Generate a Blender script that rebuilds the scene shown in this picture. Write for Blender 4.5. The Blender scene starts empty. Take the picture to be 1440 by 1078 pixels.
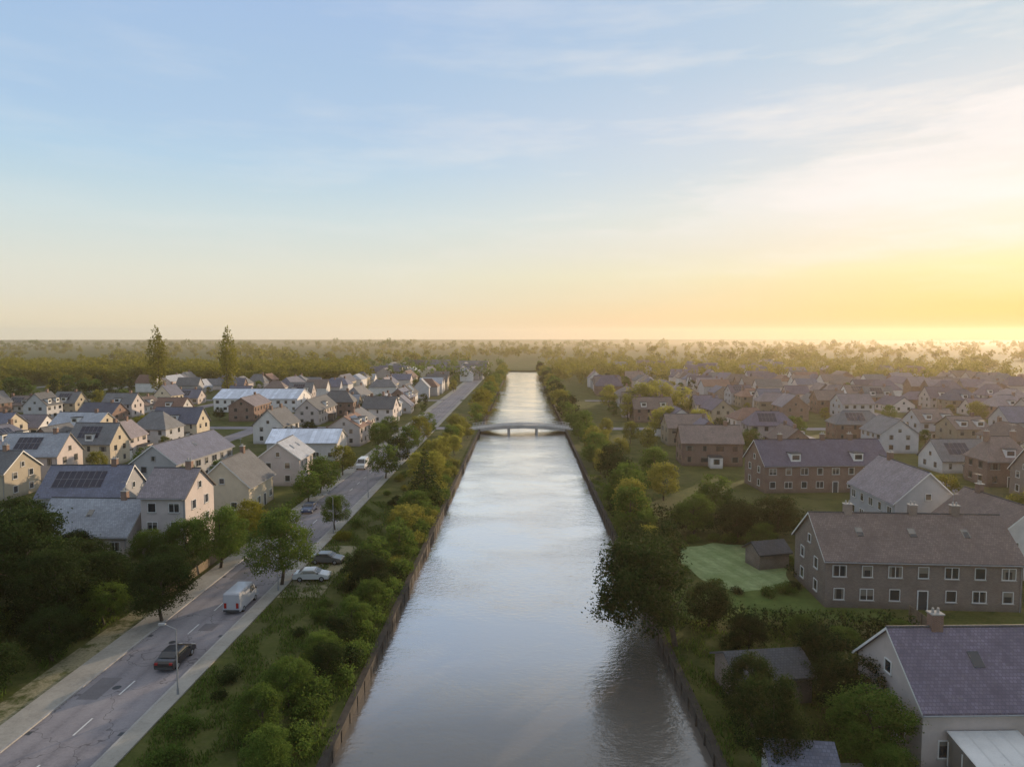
import bpy, bmesh, math, random
import numpy as np
from mathutils import Vector, Matrix

random.seed(7)
RNG = np.random.default_rng(11)
sc = bpy.context.scene
COL = sc.collection
R = math.radians

# ----------------------------------------------------------------- camera
H = 30.0
cam_d = bpy.data.cameras.new("camera")
cam = bpy.data.objects.new("camera", cam_d)
COL.objects.link(cam)
cam.location = (0, 0, H)
cam_d.sensor_fit = 'HORIZONTAL'
cam_d.sensor_width = 36.0
cam_d.lens = 36.0 * 973.0 / 1440.0
cam_d.clip_start = 0.5
cam_d.clip_end = 20000
cam.rotation_euler = (R(90 - 3.75), 0, R(0.88))
sc.camera = cam

# ----------------------------------------------------------------- light
SUN_AZ, SUN_EL = 38.0, 8.0
S = Vector((math.sin(R(SUN_AZ)) * math.cos(R(SUN_EL)), math.cos(R(SUN_AZ)) * math.cos(R(SUN_EL)), math.sin(R(SUN_EL))))
sun_d = bpy.data.lights.new("sun", 'SUN')
sun_d.energy = 5.0
sun_d.angle = R(0.55)
sun_d.color = (1.0, 0.74, 0.48)
sun = bpy.data.objects.new("sun", sun_d)
COL.objects.link(sun)
sun.rotation_euler = S.to_track_quat('Z', 'Y').to_euler()
sun.location = (300, 400, 200)


def lin(c):
    return tuple((v / 12.92 if v <= 0.04045 else ((v + 0.055) / 1.055) ** 2.4) for v in (x / 255.0 for x in c))


class NT:
    """small helper round a node tree"""
    def __init__(self, tree):
        self.t = tree
        self.n = tree.nodes
        self.n.clear()

    def new(self, kind, **kw):
        nd = self.n.new(kind)
        for k, v in kw.items():
            setattr(nd, k, v)
        return nd

    def link(self, a, b):
        self.t.links.new(a, b)

    def math(self, op, a, b=None, c=None, clamp=False):
        nd = self.new('ShaderNodeMath', operation=op)
        nd.use_clamp = clamp
        for i, v in enumerate((a, b, c)):
            if v is None:
                continue
            if hasattr(v, 'is_linked'):
                self.link(v, nd.inputs[i])
            else:
                nd.inputs[i].default_value = v
        return nd.outputs[0]

    def ramp(self, fac, stops, interp='LINEAR'):
        nd = self.new('ShaderNodeValToRGB')
        cr = nd.color_ramp
        cr.interpolation = interp
        while len(cr.elements) < len(stops):
            cr.elements.new(0.5)
        for e, (p, c) in zip(cr.elements, stops):
            e.position = p
            e.color = (*c, 1) if len(c) == 3 else c
        if fac is not None:
            self.link(fac, nd.inputs[0])
        return nd.outputs[0]

    def mix(self, fac, a, b, blend='MIX'):
        nd = self.new('ShaderNodeMix', data_type='RGBA', blend_type=blend)
        for sock, v in ((nd.inputs[0], fac), (nd.inputs[6], a), (nd.inputs[7], b)):
            if hasattr(v, 'is_linked'):
                self.link(v, sock)
            elif isinstance(v, (int, float)):
                sock.default_value = v
            else:
                sock.default_value = (*v, 1)
        return nd.outputs[2]

    def noise(self, vec, scale, detail=4.0, rough=0.55, w=None):
        nd = self.new('ShaderNodeTexNoise')
        nd.inputs['Scale'].default_value = scale
        nd.inputs['Detail'].default_value = detail
        nd.inputs['Roughness'].default_value = rough
        if vec is not None:
            self.link(vec, nd.inputs['Vector'])
        return nd.outputs['Fac']


# ----------------------------------------------------------------- world
world = bpy.data.worlds.new("World")
sc.world = world
world.use_nodes = True
w = NT(world.node_tree)
out = w.new('ShaderNodeOutputWorld')
sky = w.new('ShaderNodeTexSky', sky_type='NISHITA')
sky.sun_disc = False
sky.sun_elevation = R(SUN_EL)
sky.sun_rotation = R(SUN_AZ)
sky.altitude = 30
sky.air_density = 1.0
sky.dust_density = 2.0
tc = w.new('ShaderNodeTexCoord')
sep = w.new('ShaderNodeSeparateXYZ')
w.link(tc.outputs['Generated'], sep.inputs[0])
elev = w.math('MULTIPLY', w.math('ARCSINE', sep.outputs[2]), 180 / math.pi)
e01 = w.math('DIVIDE', elev, 60.0, clamp=True)


def stops(rows):
    return [(e / 60.0, lin(c)) for e, c in rows]


cool = w.ramp(e01, stops([(0, (240, 221, 186)), (1.2, (238, 222, 190)), (3, (230, 224, 204)), (5, (226, 226, 212)), (7, (216, 224, 218)),
                          (9, (206, 222, 224)), (11, (193, 216, 227)), (13.2, (181, 210, 231)), (16, (173, 202, 230)), (20, (168, 197, 228)),
                          (27, (160, 188, 228)), (38, (176, 190, 208)), (60, (190, 192, 196))]))
warm = w.ramp(e01, stops([(0, (178, 106, 36)), (0.8, (200, 134, 50)), (1.8, (232, 184, 98)), (3, (242, 208, 132)), (5, (247, 230, 168)), (7, (246, 230, 196)),
                          (10, (248, 238, 222)), (13, (234, 230, 224)), (16, (228, 228, 228)), (20, (204, 217, 225)), (27, (192, 212, 224)),
                          (38, (200, 204, 206)), (60, (190, 192, 196))]))
# closeness to the sun's azimuth
hz = w.new('ShaderNodeCombineXYZ')
w.link(sep.outputs[0], hz.inputs[0]); w.link(sep.outputs[1], hz.inputs[1])
nrm = w.new('ShaderNodeVectorMath', operation='NORMALIZE')
w.link(hz.outputs[0], nrm.inputs[0])
dot = w.new('ShaderNodeVectorMath', operation='DOT_PRODUCT')
w.link(nrm.outputs[0], dot.inputs[0])
dot.inputs[1].default_value = (math.sin(R(SUN_AZ)), math.cos(R(SUN_AZ)), 0)
az = w.math('DIVIDE', w.math('MULTIPLY', w.math('ARCCOSINE', w.math('MINIMUM', dot.outputs['Value'], 0.99999)), 180 / math.pi), 80.0, clamp=True)
prox = w.ramp(az, [(0.0, (1, 1, 1)), (0.12, (0.82, 0.82, 0.82)), (0.30, (0.50, 0.50, 0.50)), (0.47, (0.29, 0.29, 0.29)), (0.62, (0.11, 0.11, 0.11)),
                   (0.95, (0.0, 0.0, 0.0))])
col = w.mix(prox, cool, warm)
# thin streaky cloud, stretched along the horizon
mp = w.new('ShaderNodeMapping')
w.link(tc.outputs['Generated'], mp.inputs['Vector'])
mp.inputs['Scale'].default_value = (1.5, 1.5, 9.0)
mp.inputs['Rotation'].default_value = (R(4), R(10), R(20))
mp.inputs['Location'].default_value = (0.3, 0.7, 0.2)
n1 = w.noise(mp.outputs[0], 2.6, 7, 0.6)
cl = w.math('MULTIPLY', w.math('SUBTRACT', n1, 0.46), 5.0, clamp=True)
band = w.ramp(e01, [(0.03, (0, 0, 0)), (0.12, (0.6,) * 3), (0.24, (1,) * 3), (0.34, (0.75,) * 3), (0.6, (0.2,) * 3)])
cl = w.math('MULTIPLY', w.math('MULTIPLY', cl, band), w.math('ADD', w.math('MULTIPLY', prox, 0.9), 0.14), clamp=True)
col = w.mix(w.math('MULTIPLY', cl, 0.75), col, lin((250, 243, 236)))
# broad cream bank rising towards the sun
mp2 = w.new('ShaderNodeMapping')
w.link(tc.outputs['Generated'], mp2.inputs['Vector'])
mp2.inputs['Scale'].default_value = (2.0, 2.0, 11.0)
mp2.inputs['Location'].default_value = (1.3, 0.2, 0.9)
n2 = w.noise(mp2.outputs[0], 2.2, 8, 0.62)
top = w.math('ADD', w.math('ADD', 5.2, w.math('MULTIPLY', prox, 11.8)), w.math('MULTIPLY', w.math('SUBTRACT', n2, 0.5), 9.0))
bank = w.math('DIVIDE', w.math('SUBTRACT', top, elev), 1.3, clamp=True)
low = w.math('DIVIDE', w.math('SUBTRACT', elev, 4.5), 5.5, clamp=True)
bank = w.math('MULTIPLY', w.math('MULTIPLY', bank, low), w.math('MULTIPLY', prox, 1.15), clamp=True)
tex = w.math('ADD', 0.45, w.math('MULTIPLY', w.math('SUBTRACT', n1, 0.35), 1.5), clamp=True)
col = w.mix(w.math('MULTIPLY', w.math('MULTIPLY', bank, tex), 0.9), col, lin((250, 244, 241)))
# below the horizon
col = w.mix(w.math('LESS_THAN', sep.outputs[2], -0.002), col, lin((150, 135, 110)))
bg1 = w.new('ShaderNodeBackground'); bg1.inputs['Strength'].default_value = 0.0012
w.link(sky.outputs[0], bg1.inputs[0])
bg2 = w.new('ShaderNodeBackground'); bg2.inputs['Strength'].default_value = 1.0
w.link(col, bg2.inputs[0])
add = w.new('ShaderNodeAddShader')
w.link(bg1.outputs[0], add.inputs[0]); w.link(bg2.outputs[0], add.inputs[1])
w.link(add.outputs[0], out.inputs['Surface'])

sc.view_settings.view_transform = 'Standard'
sc.view_settings.look = 'None'
sc.view_settings.exposure = 0
sc.view_settings.gamma = 1
sc.cycles.use_denoising = True
sc.cycles.max_bounces = 6
sc.cycles.diffuse_bounces = 2
sc.cycles.glossy_bounces = 2
sc.cycles.transmission_bounces = 2
sc.cycles.transparent_max_bounces = 4
sc.cycles.volume_bounces = 0
sc.cycles.sample_clamp_indirect = 4

# ----------------------------------------------------------------- materials
MATS = {}


def mat(name):
    m = bpy.data.materials.new(name)
    m.use_nodes = True
    t = NT(m.node_tree)
    o = t.new('ShaderNodeOutputMaterial')
    MATS[name] = m
    return m, t, o


def principled(t, o, color, rough=0.8, spec=0.3, normal=None, metallic=0.0):
    p = t.new('ShaderNodeBsdfPrincipled')
    if hasattr(color, 'is_linked'):
        t.link(color, p.inputs['Base Color'])
    else:
        p.inputs['Base Color'].default_value = (*color, 1)
    if hasattr(rough, 'is_linked'):
        t.link(rough, p.inputs['Roughness'])
    else:
        p.inputs['Roughness'].default_value = rough
    p.inputs['Specular IOR Level'].default_value = spec
    p.inputs['Metallic'].default_value = metallic
    if normal is not None:
        t.link(normal, p.inputs['Normal'])
    t.link(p.outputs[0], o.inputs['Surface'])
    return p


def bump(t, h, strength=0.3, dist=0.05):
    b = t.new('ShaderNodeBump')
    b.inputs['Strength'].default_value = strength
    b.inputs['Distance'].default_value = dist
    t.link(h, b.inputs['Height'])
    return b.outputs[0]


def mottled(name, c, amp=0.35, scale=0.6, rough=0.85, spec=0.2, coord='Object', c2=None, fine=8.0):
    """a matt surface with large stains and a fine grain"""
    m, t, o = mat(name)
    tcn = t.new('ShaderNodeTexCoord')
    v = tcn.outputs[coord]
    big = t.noise(v, scale, 4)
    sm = t.noise(v, fine, 3)
    f = t.math('ADD', t.math('MULTIPLY', big, 0.7), t.math('MULTIPLY', sm, 0.3))
    c2 = c2 or tuple(x * (1 - amp) for x in c)
    hi = tuple(min(1, x * (1 + amp * 0.6)) for x in c)
    colr = t.ramp(f, [(0.3, c2), (0.5, c), (0.7, hi)])
    principled(t, o, colr, rough, spec, bump(t, sm, 0.25, 0.03))
    return m


def roof_mat(name, c, tile=(0.27, 0.25), rough=0.72, spec=0.35):
    """rows of tiles with lichen and streaks; UV are metres along the ridge and up the slope"""
    m, t, o = mat(name)
    uv = t.new('ShaderNodeUVMap')
    br = t.new('ShaderNodeTexBrick')
    t.link(uv.outputs[0], br.inputs['Vector'])
    br.inputs['Scale'].default_value = 1.0
    br.inputs['Brick Width'].default_value = tile[0]
    br.inputs['Row Height'].default_value = tile[1]
    br.inputs['Mortar Size'].default_value = 0.03
    br.inputs['Mortar Smooth'].default_value = 0.4
    br.inputs['Bias'].default_value = 0.0
    br.offset = 0.5
    br.inputs['Color1'].default_value = (*[x * 1.2 for x in c], 1)
    br.inputs['Color2'].default_value = (*[x * 0.8 for x in c], 1)
    br.inputs['Mortar'].default_value = (*[x * 0.66 for x in c], 1)
    oi = t.new('ShaderNodeObjectInfo')
    off = t.new('ShaderNodeVectorMath', operation='ADD')
    t.link(uv.outputs[0], off.inputs[0])
    cb = t.new('ShaderNodeCombineXYZ')
    t.link(t.math('MULTIPLY', oi.outputs['Random'], 57.0), cb.inputs[0])
    t.link(cb.outputs[0], off.inputs[1])
    stain = t.noise(off.outputs[0], 0.45, 5, 0.65)
    lich = t.noise(off.outputs[0], 2.6, 4, 0.7)
    col1 = t.mix(t.math('MULTIPLY', t.math('SUBTRACT', stain, 0.40), 2.4, clamp=True), br.outputs['Color'], tuple(x * 0.55 for x in c))
    lc = tuple(min(1, 0.35 * x + 0.65 * y) for x, y in zip(c, (0.20, 0.20, 0.13)))
    col2 = t.mix(t.math('MULTIPLY', t.math('SUBTRACT', lich, 0.58), 3.5, clamp=True), col1, lc)
    hsv = t.new('ShaderNodeHueSaturation')
    t.link(t.math('ADD', t.math('MULTIPLY', oi.outputs['Random'], 0.5), 0.75), hsv.inputs['Value'])
    t.link(col2, hsv.inputs['Color'])
    principled(t, o, hsv.outputs[0], rough, spec, bump(t, br.outputs['Fac'], -0.3, 0.03))
    return m


def wall_mat(name, c, brick=False):
    m, t, o = mat(name)
    uv = t.new('ShaderNodeUVMap')
    oi = t.new('ShaderNodeObjectInfo')
    off = t.new('ShaderNodeVectorMath', operation='ADD')
    t.link(uv.outputs[0], off.inputs[0])
    cb = t.new('ShaderNodeCombineXYZ')
    t.link(t.math('MULTIPLY', oi.outputs['Random'], 91.0), cb.inputs[0])
    t.link(cb.outputs[0], off.inputs[1])
    st = t.noise(off.outputs[0], 0.5, 5, 0.65)
    sep_ = t.new('ShaderNodeSeparateXYZ'); t.link(uv.outputs[0], sep_.inputs[0])
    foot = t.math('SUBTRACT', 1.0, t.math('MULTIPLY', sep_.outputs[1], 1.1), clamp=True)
    if brick:
        br = t.new('ShaderNodeTexBrick')
        t.link(uv.outputs[0], br.inputs['Vector'])
        br.inputs['Scale'].default_value = 1.0
        br.inputs['Brick Width'].default_value = 0.24
        br.inputs['Row Height'].default_value = 0.08
        br.inputs['Mortar Size'].default_value = 0.012
        br.inputs['Color1'].default_value = (*[x * 1.15 for x in c], 1)
        br.inputs['Color2'].default_value = (*[x * 0.8 for x in c], 1)
        br.inputs['Mortar'].default_value = (0.3, 0.28, 0.25, 1)
        base = br.outputs['Color']
    else:
        base = t.mix(t.math('MULTIPLY', t.noise(off.outputs[0], 6, 3), 0.5), c, tuple(x * 0.8 for x in c))
    col1 = t.mix(t.math('MULTIPLY', t.math('SUBTRACT', st, 0.42), 2.0, clamp=True), base, tuple(x * 0.68 for x in c))
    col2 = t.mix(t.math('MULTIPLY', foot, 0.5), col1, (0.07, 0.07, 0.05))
    hsv = t.new('ShaderNodeHueSaturation')
    t.link(t.math('ADD', t.math('MULTIPLY', oi.outputs['Random'], 0.4), 0.8), hsv.inputs['Value'])
    t.link(col2, hsv.inputs['Color'])
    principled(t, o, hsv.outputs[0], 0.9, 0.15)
    return m


def leaf_mat(name, dark, mid, light, trans=0.35):
    m, t, o = mat(name)
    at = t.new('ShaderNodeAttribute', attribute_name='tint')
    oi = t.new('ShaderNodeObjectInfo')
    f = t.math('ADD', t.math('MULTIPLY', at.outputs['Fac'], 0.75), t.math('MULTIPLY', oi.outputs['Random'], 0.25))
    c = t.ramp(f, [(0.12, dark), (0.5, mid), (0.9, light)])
    d = t.new('ShaderNodeBsdfPrincipled')
    t.link(c, d.inputs['Base Color'])
    d.inputs['Roughness'].default_value = 0.75
    d.inputs['Specular IOR Level'].default_value = 0.08
    tr = t.new('ShaderNodeBsdfTranslucent')
    t.link(t.mix(0.5, c, light), tr.inputs['Color'])
    mx = t.new('ShaderNodeMixShader')
    mx.inputs[0].default_value = trans
    t.link(d.outputs[0], mx.inputs[1]); t.link(tr.outputs[0], mx.inputs[2])
    t.link(mx.outputs[0], o.inputs['Surface'])
    return m


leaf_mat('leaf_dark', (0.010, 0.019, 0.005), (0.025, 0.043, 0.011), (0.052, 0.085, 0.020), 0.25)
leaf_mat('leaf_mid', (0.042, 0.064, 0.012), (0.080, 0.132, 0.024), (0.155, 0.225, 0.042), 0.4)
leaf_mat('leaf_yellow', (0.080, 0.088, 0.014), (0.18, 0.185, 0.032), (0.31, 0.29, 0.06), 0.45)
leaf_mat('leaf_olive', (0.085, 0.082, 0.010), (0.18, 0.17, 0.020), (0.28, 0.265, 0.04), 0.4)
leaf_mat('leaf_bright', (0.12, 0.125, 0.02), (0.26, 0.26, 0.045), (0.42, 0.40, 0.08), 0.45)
mottled('bark', (0.075, 0.060, 0.045), 0.5, 1.5)
for n_, c_ in dict(roof_grey=(0.17, 0.172, 0.178), roof_slate=(0.145, 0.152, 0.20), roof_purple=(0.15, 0.128, 0.165), roof_brown=(0.215, 0.165, 0.145),
                   roof_red=(0.24, 0.14, 0.105), roof_charcoal=(0.075, 0.078, 0.085), roof_pale=(0.40, 0.42, 0.46), roof_navy=(0.03, 0.035, 0.065),
                   roof_mauve=(0.25, 0.215, 0.225)).items():
    roof_mat(n_, c_)
roof_mat('roof_metal', (0.70, 0.73, 0.80), (1.1, 40.0), 0.4, 0.5)
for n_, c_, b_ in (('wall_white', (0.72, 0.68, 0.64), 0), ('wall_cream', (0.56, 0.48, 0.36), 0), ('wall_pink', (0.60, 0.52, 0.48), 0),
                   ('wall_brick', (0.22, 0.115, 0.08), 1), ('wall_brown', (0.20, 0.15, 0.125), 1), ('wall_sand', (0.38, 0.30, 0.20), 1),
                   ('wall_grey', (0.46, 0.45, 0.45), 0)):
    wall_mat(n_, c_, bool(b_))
mottled('white_paint', (0.72, 0.71, 0.68), 0.12, 1.0, 0.5, 0.4)
mottled('dark_paint', (0.045, 0.05, 0.055), 0.2, 1.0, 0.5, 0.4)
mottled('green_paint', (0.03, 0.07, 0.05), 0.2, 1.0, 0.5, 0.4)
mottled('metal_grey', (0.25, 0.26, 0.27), 0.2, 2.0, 0.45, 0.5)
mottled('concrete', (0.38, 0.365, 0.34), 0.3, 0.5, 0.9)
mottled('timber', (0.060, 0.052, 0.044), 0.45, 1.2, 0.85)
mottled('timber_pale', (0.22, 0.17, 0.12), 0.4, 1.2, 0.85)
mottled('rubber', (0.018, 0.018, 0.018), 0.2, 4, 0.8)
mottled('road_marking', (0.62, 0.62, 0.60), 0.35, 1.3, 0.8)
mottled('lamp_glass', (0.6, 0.6, 0.55), 0.1, 2, 0.3, 0.5)
mottled('tail_red', (0.30, 0.012, 0.010), 0.1, 2, 0.25, 0.6)
m, t, o = mat('window_glass')
oi = t.new('ShaderNodeObjectInfo')
tcn = t.new('ShaderNodeTexCoord')
sp_ = t.new('ShaderNodeSeparateXYZ'); t.link(tcn.outputs['Generated'], sp_.inputs[0])
edge = t.math('ABSOLUTE', t.math('SUBTRACT', sp_.outputs[0], 0.5))
cur = t.math('GREATER_THAN', edge, t.math('ADD', 0.22, t.math('MULTIPLY', oi.outputs['Random'], 0.4)))
bl = t.math('GREATER_THAN', sp_.outputs[2], t.math('ADD', 0.35, t.math('MULTIPLY', t.math('FRACT', t.math('MULTIPLY', oi.outputs['Random'], 17.0)), 1.3)))
cf = t.math('MAXIMUM', cur, bl)
principled(t, o, t.mix(cf, (0.030, 0.036, 0.043), (0.20, 0.185, 0.16)), 0.10, 0.8)
m, t, o = mat('solar_glass')
tcn = t.new('ShaderNodeUVMap')
br = t.new('ShaderNodeTexBrick'); t.link(tcn.outputs[0], br.inputs['Vector']); br.offset = 0
br.inputs['Scale'].default_value = 1; br.inputs['Brick Width'].default_value = 1.0; br.inputs['Row Height'].default_value = 1.65
br.inputs['Mortar Size'].default_value = 0.03
br.inputs['Color1'].default_value = (0.010, 0.014, 0.035, 1); br.inputs['Color2'].default_value = (0.012, 0.016, 0.04, 1); br.inputs['Mortar'].default_value = (0.2, 0.2, 0.22, 1)
principled(t, o, br.outputs['Color'], 0.2, 0.5)


def car_paint(name, c):
    m, t, o = mat(name)
    tcn = t.new('ShaderNodeTexCoord')
    n = t.noise(tcn.outputs['Object'], 1.7, 3)
    p = principled(t, o, t.mix(t.math('MULTIPLY', n, 0.5), c, tuple(x * 0.75 for x in c)), 0.32, 0.5)
    p.inputs['Coat Weight'].default_value = 0.6
    p.inputs['Coat Roughness'].default_value = 0.08


for n_, c_ in dict(paint_silver=(0.42, 0.43, 0.46), paint_black=(0.012, 0.012, 0.014), paint_white=(0.66, 0.66, 0.66), paint_red=(0.26, 0.02, 0.018),
                   paint_blue=(0.03, 0.06, 0.14), paint_grey=(0.13, 0.135, 0.14)).items():
    car_paint(n_, c_)

# ground: lawns, bare soil and rough grass mixed by position
m, t, o = mat('ground_grass')
geo = t.new('ShaderNodeNewGeometry')
big = t.noise(geo.outputs['Position'], 0.035, 5, 0.6)
med = t.noise(geo.outputs['Position'], 0.22, 5, 0.6)
fin = t.noise(geo.outputs['Position'], 2.3, 4, 0.7)
c1 = t.ramp(med, [(0.32, (0.060, 0.075, 0.018)), (0.5, (0.115, 0.132, 0.032)), (0.68, (0.17, 0.17, 0.055))])
c2 = t.mix(t.math('MULTIPLY', t.math('SUBTRACT', big, 0.50), 4.0, clamp=True), c1, (0.17, 0.15, 0.085))
worn = t.noise(geo.outputs['Position'], 0.55, 6, 0.7)
c2 = t.mix(t.math('MULTIPLY', t.math('SUBTRACT', worn, 0.53), 5.0, clamp=True), c2, (0.17, 0.16, 0.07))
c2 = t.mix(t.math('MULTIPLY', t.math('SUBTRACT', 0.44, worn), 6.0, clamp=True), c2, (0.045, 0.062, 0.016))
c3 = t.mix(t.math('MULTIPLY', fin, 0.75), c2, (0.03, 0.036, 0.012))
principled(t, o, c3, 0.95, 0.1, bump(t, fin, 0.6, 0.15))
m, t, o = mat('lawn_pale')
geo = t.new('ShaderNodeNewGeometry')
fin = t.noise(geo.outputs['Position'], 1.4, 5, 0.7)
med = t.noise(geo.outputs['Position'], 0.3, 4, 0.6)
c1 = t.ramp(med, [(0.3, (0.22, 0.30, 0.12)), (0.6, (0.33, 0.41, 0.20))])
sxp = t.new('ShaderNodeSeparateXYZ'); t.link(geo.outputs['Position'], sxp.inputs[0])
stripe = t.math('GREATER_THAN', t.math('SINE', t.math('MULTIPLY', t.math('ADD', sxp.outputs[0], t.math('MULTIPLY', sxp.outputs[1], .3)), 2.6)), 0.0)
c1 = t.mix(t.math('MULTIPLY', stripe, 0.3), c1, (0.16, 0.22, 0.08))
wr = t.noise(geo.outputs['Position'], 0.7, 6, 0.75)
c1 = t.mix(t.math('MULTIPLY', t.math('SUBTRACT', wr, 0.60), 5.0, clamp=True), c1, (0.24, 0.25, 0.11))
principled(t, o, t.mix(t.math('MULTIPLY', t.math('SUBTRACT', fin, 0.3), 1.3, clamp=True), c1, (0.10, 0.14, 0.05)), 0.95, 0.1, bump(t, fin, 0.8, 0.15))
m, t, o = mat('lawn_green')
geo = t.new('ShaderNodeNewGeometry')
fin = t.noise(geo.outputs['Position'], 1.7, 5, 0.7)
med = t.noise(geo.outputs['Position'], 0.3, 4, 0.6)
c1 = t.ramp(med, [(0.3, (0.085, 0.13, 0.028)), (0.6, (0.14, 0.20, 0.05))])
principled(t, o, t.mix(t.math('MULTIPLY', fin, 0.6), c1, (0.04, 0.05, 0.02)), 0.95, 0.1, bump(t, fin, 0.5, 0.1))


def world_mottle(name, c, amp, s1, s2, rough=0.9, spec=0.2):
    m, t, o = mat(name)
    geo = t.new('ShaderNodeNewGeometry')
    a = t.noise(geo.outputs['Position'], s1, 5, 0.65)
    b = t.noise(geo.outputs['Position'], s2, 4, 0.7)
    f = t.math('ADD', t.math('MULTIPLY', a, 0.6), t.math('MULTIPLY', b, 0.4))
    principled(t, o, t.ramp(f, [(0.32, tuple(x * (1 - amp) for x in c)), (0.5, c), (0.68, tuple(x * (1 + amp * 0.7) for x in c))]), rough, spec, bump(t, b, 0.3, 0.03))


world_mottle('asphalt', (0.25, 0.232, 0.245), 0.3, 0.15, 3.0)
m, t, o = mat('asphalt_worn')
geo = t.new('ShaderNodeNewGeometry')
a = t.noise(geo.outputs['Position'], 0.12, 6, 0.7)
b = t.noise(geo.outputs['Position'], 4.0, 4, 0.75)
sx = t.new('ShaderNodeSeparateXYZ'); t.link(geo.outputs['Position'], sx.inputs[0])
trk = t.math('ABSOLUTE', t.math('SINE', t.math('MULTIPLY', t.math('ADD', sx.outputs[0], 34.0), math.pi / 1.9)))
f = t.math('ADD', t.math('ADD', t.math('MULTIPLY', a, 0.55), t.math('MULTIPLY', b, 0.35)), t.math('MULTIPLY', trk, 0.10))
cA = t.ramp(f, [(0.36, (0.165, 0.155, 0.165)), (0.5, (0.245, 0.228, 0.240)), (0.66, (0.315, 0.295, 0.30))])
vor = t.new('ShaderNodeTexVoronoi', feature='DISTANCE_TO_EDGE'); vor.inputs['Scale'].default_value = 0.16
wp = t.new('ShaderNodeVectorMath', operation='ADD'); t.link(geo.outputs['Position'], wp.inputs[0])
nn = t.new('ShaderNodeTexNoise'); nn.inputs['Scale'].default_value = 0.6; t.link(geo.outputs['Position'], nn.inputs['Vector'])
sc_ = t.new('ShaderNodeVectorMath', operation='SCALE'); t.link(nn.outputs['Color'], sc_.inputs[0]); sc_.inputs['Scale'].default_value = 3.0
t.link(sc_.outputs[0], wp.inputs[1]); t.link(wp.outputs[0], vor.inputs['Vector'])
crk = t.math('LESS_THAN', vor.outputs['Distance'], 0.006)
principled(t, o, t.mix(t.math('MULTIPLY', crk, 0.6), cA, (0.07, 0.065, 0.065)), 0.85, 0.25, bump(t, b, 0.3, 0.02))
world_mottle('asphalt_patch', (0.175, 0.165, 0.172), 0.25, 0.5, 5.0)
world_mottle('paving', (0.34, 0.32, 0.28), 0.3, 0.3, 4.0)
m, t, o = mat('gravel')
geo = t.new('ShaderNodeNewGeometry')
a = t.noise(geo.outputs['Position'], 0.35, 6, 0.72)
b = t.noise(geo.outputs['Position'], 4.0, 4, 0.7)
gcol = t.ramp(b, [(0.3, (0.17, 0.15, 0.085)), (0.5, (0.29, 0.26, 0.16)), (0.7, (0.36, 0.33, 0.22))])
principled(t, o, t.mix(t.math('MULTIPLY', t.math('SUBTRACT', a, 0.47), 9.0, clamp=True), gcol, (0.075, 0.09, 0.028)), 0.95, 0.1, bump(t, b, 0.5, 0.06))
world_mottle('bank_grass', (0.05, 0.058, 0.024), 0.5, 0.3, 2.5)

# water: reflection that grows towards grazing view over a silty body colour, fine wind ripple
m, t, o = mat('canal_water')
geo = t.new('ShaderNodeNewGeometry')
mpn = t.new('ShaderNodeMapping'); t.link(geo.outputs['Position'], mpn.inputs['Vector'])
mpn.inputs['Scale'].default_value = (1.0, 1.6, 1.0)
wv = t.noise(mpn.outputs[0], 1.5, 4, 0.55)
wv2 = t.noise(mpn.outputs[0], 0.05, 4, 0.6)
gust = t.math('MULTIPLY', t.math('SUBTRACT', wv2, 0.36), 3.2, clamp=True)
hgt = t.math('MULTIPLY', wv, t.math('ADD', t.math('MULTIPLY', gust, 0.10), 0.02))
bn = bump(t, hgt, 1.0, 1.0)
gl = t.new('ShaderNodeBsdfGlossy'); gl.inputs['Roughness'].default_value = 0.07
gl.inputs['Color'].default_value = (1.0, 0.945, 0.895, 1)
t.link(bn, gl.inputs['Normal'])
df = t.new('ShaderNodeBsdfDiffuse')
t.link(t.mix(wv2, (0.155, 0.14, 0.122), (0.185, 0.167, 0.146)), df.inputs['Color'])
lw = t.new('ShaderNodeLayerWeight'); lw.inputs['Blend'].default_value = 0.5
fr = t.ramp(lw.outputs['Facing'], [(0.0, (0.02,) * 3), (0.42, (0.05,) * 3), (0.50, (0.23,) * 3), (0.57, (0.56,) * 3), (0.66, (0.80,) * 3), (0.76, (1.0,) * 3), (1.0, (1.0,) * 3)])
mx = t.new('ShaderNodeMixShader')
t.link(fr, mx.inputs[0]); t.link(df.outputs[0], mx.inputs[1]); t.link(gl.outputs[0], mx.inputs[2])
t.link(mx.outputs[0], o.inputs['Surface'])

# haze
m, t, o = mat('haze_air')
vs = t.new('ShaderNodeVolumeScatter')
vs.inputs['Color'].default_value = (1.0, 0.80, 0.56, 1)
vs.inputs['Density'].default_value = 0.00018
vs.inputs['Anisotropy'].default_value = 0.5
t.link(vs.outputs[0], o.inputs['Volume'])

# ----------------------------------------------------------------- object helpers


def link_mesh(name, me, material, parent=None):
    o = bpy.data.objects.new(name, me)
    if material is not None and not me.materials:
        me.materials.append(MATS[material])
    COL.objects.link(o)
    if parent is not None:
        o.parent = parent
    return o


def thing(name, label, cat, loc=(0, 0, 0), rz=0.0, group=None):
    o = bpy.data.objects.new(name, None)
    COL.objects.link(o)
    o.empty_display_size = 0.5
    o.location = loc
    o.rotation_euler = (0, 0, rz)
    o['label'] = label
    o['category'] = cat
    if group:
        o['group'] = group
    return o


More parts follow.
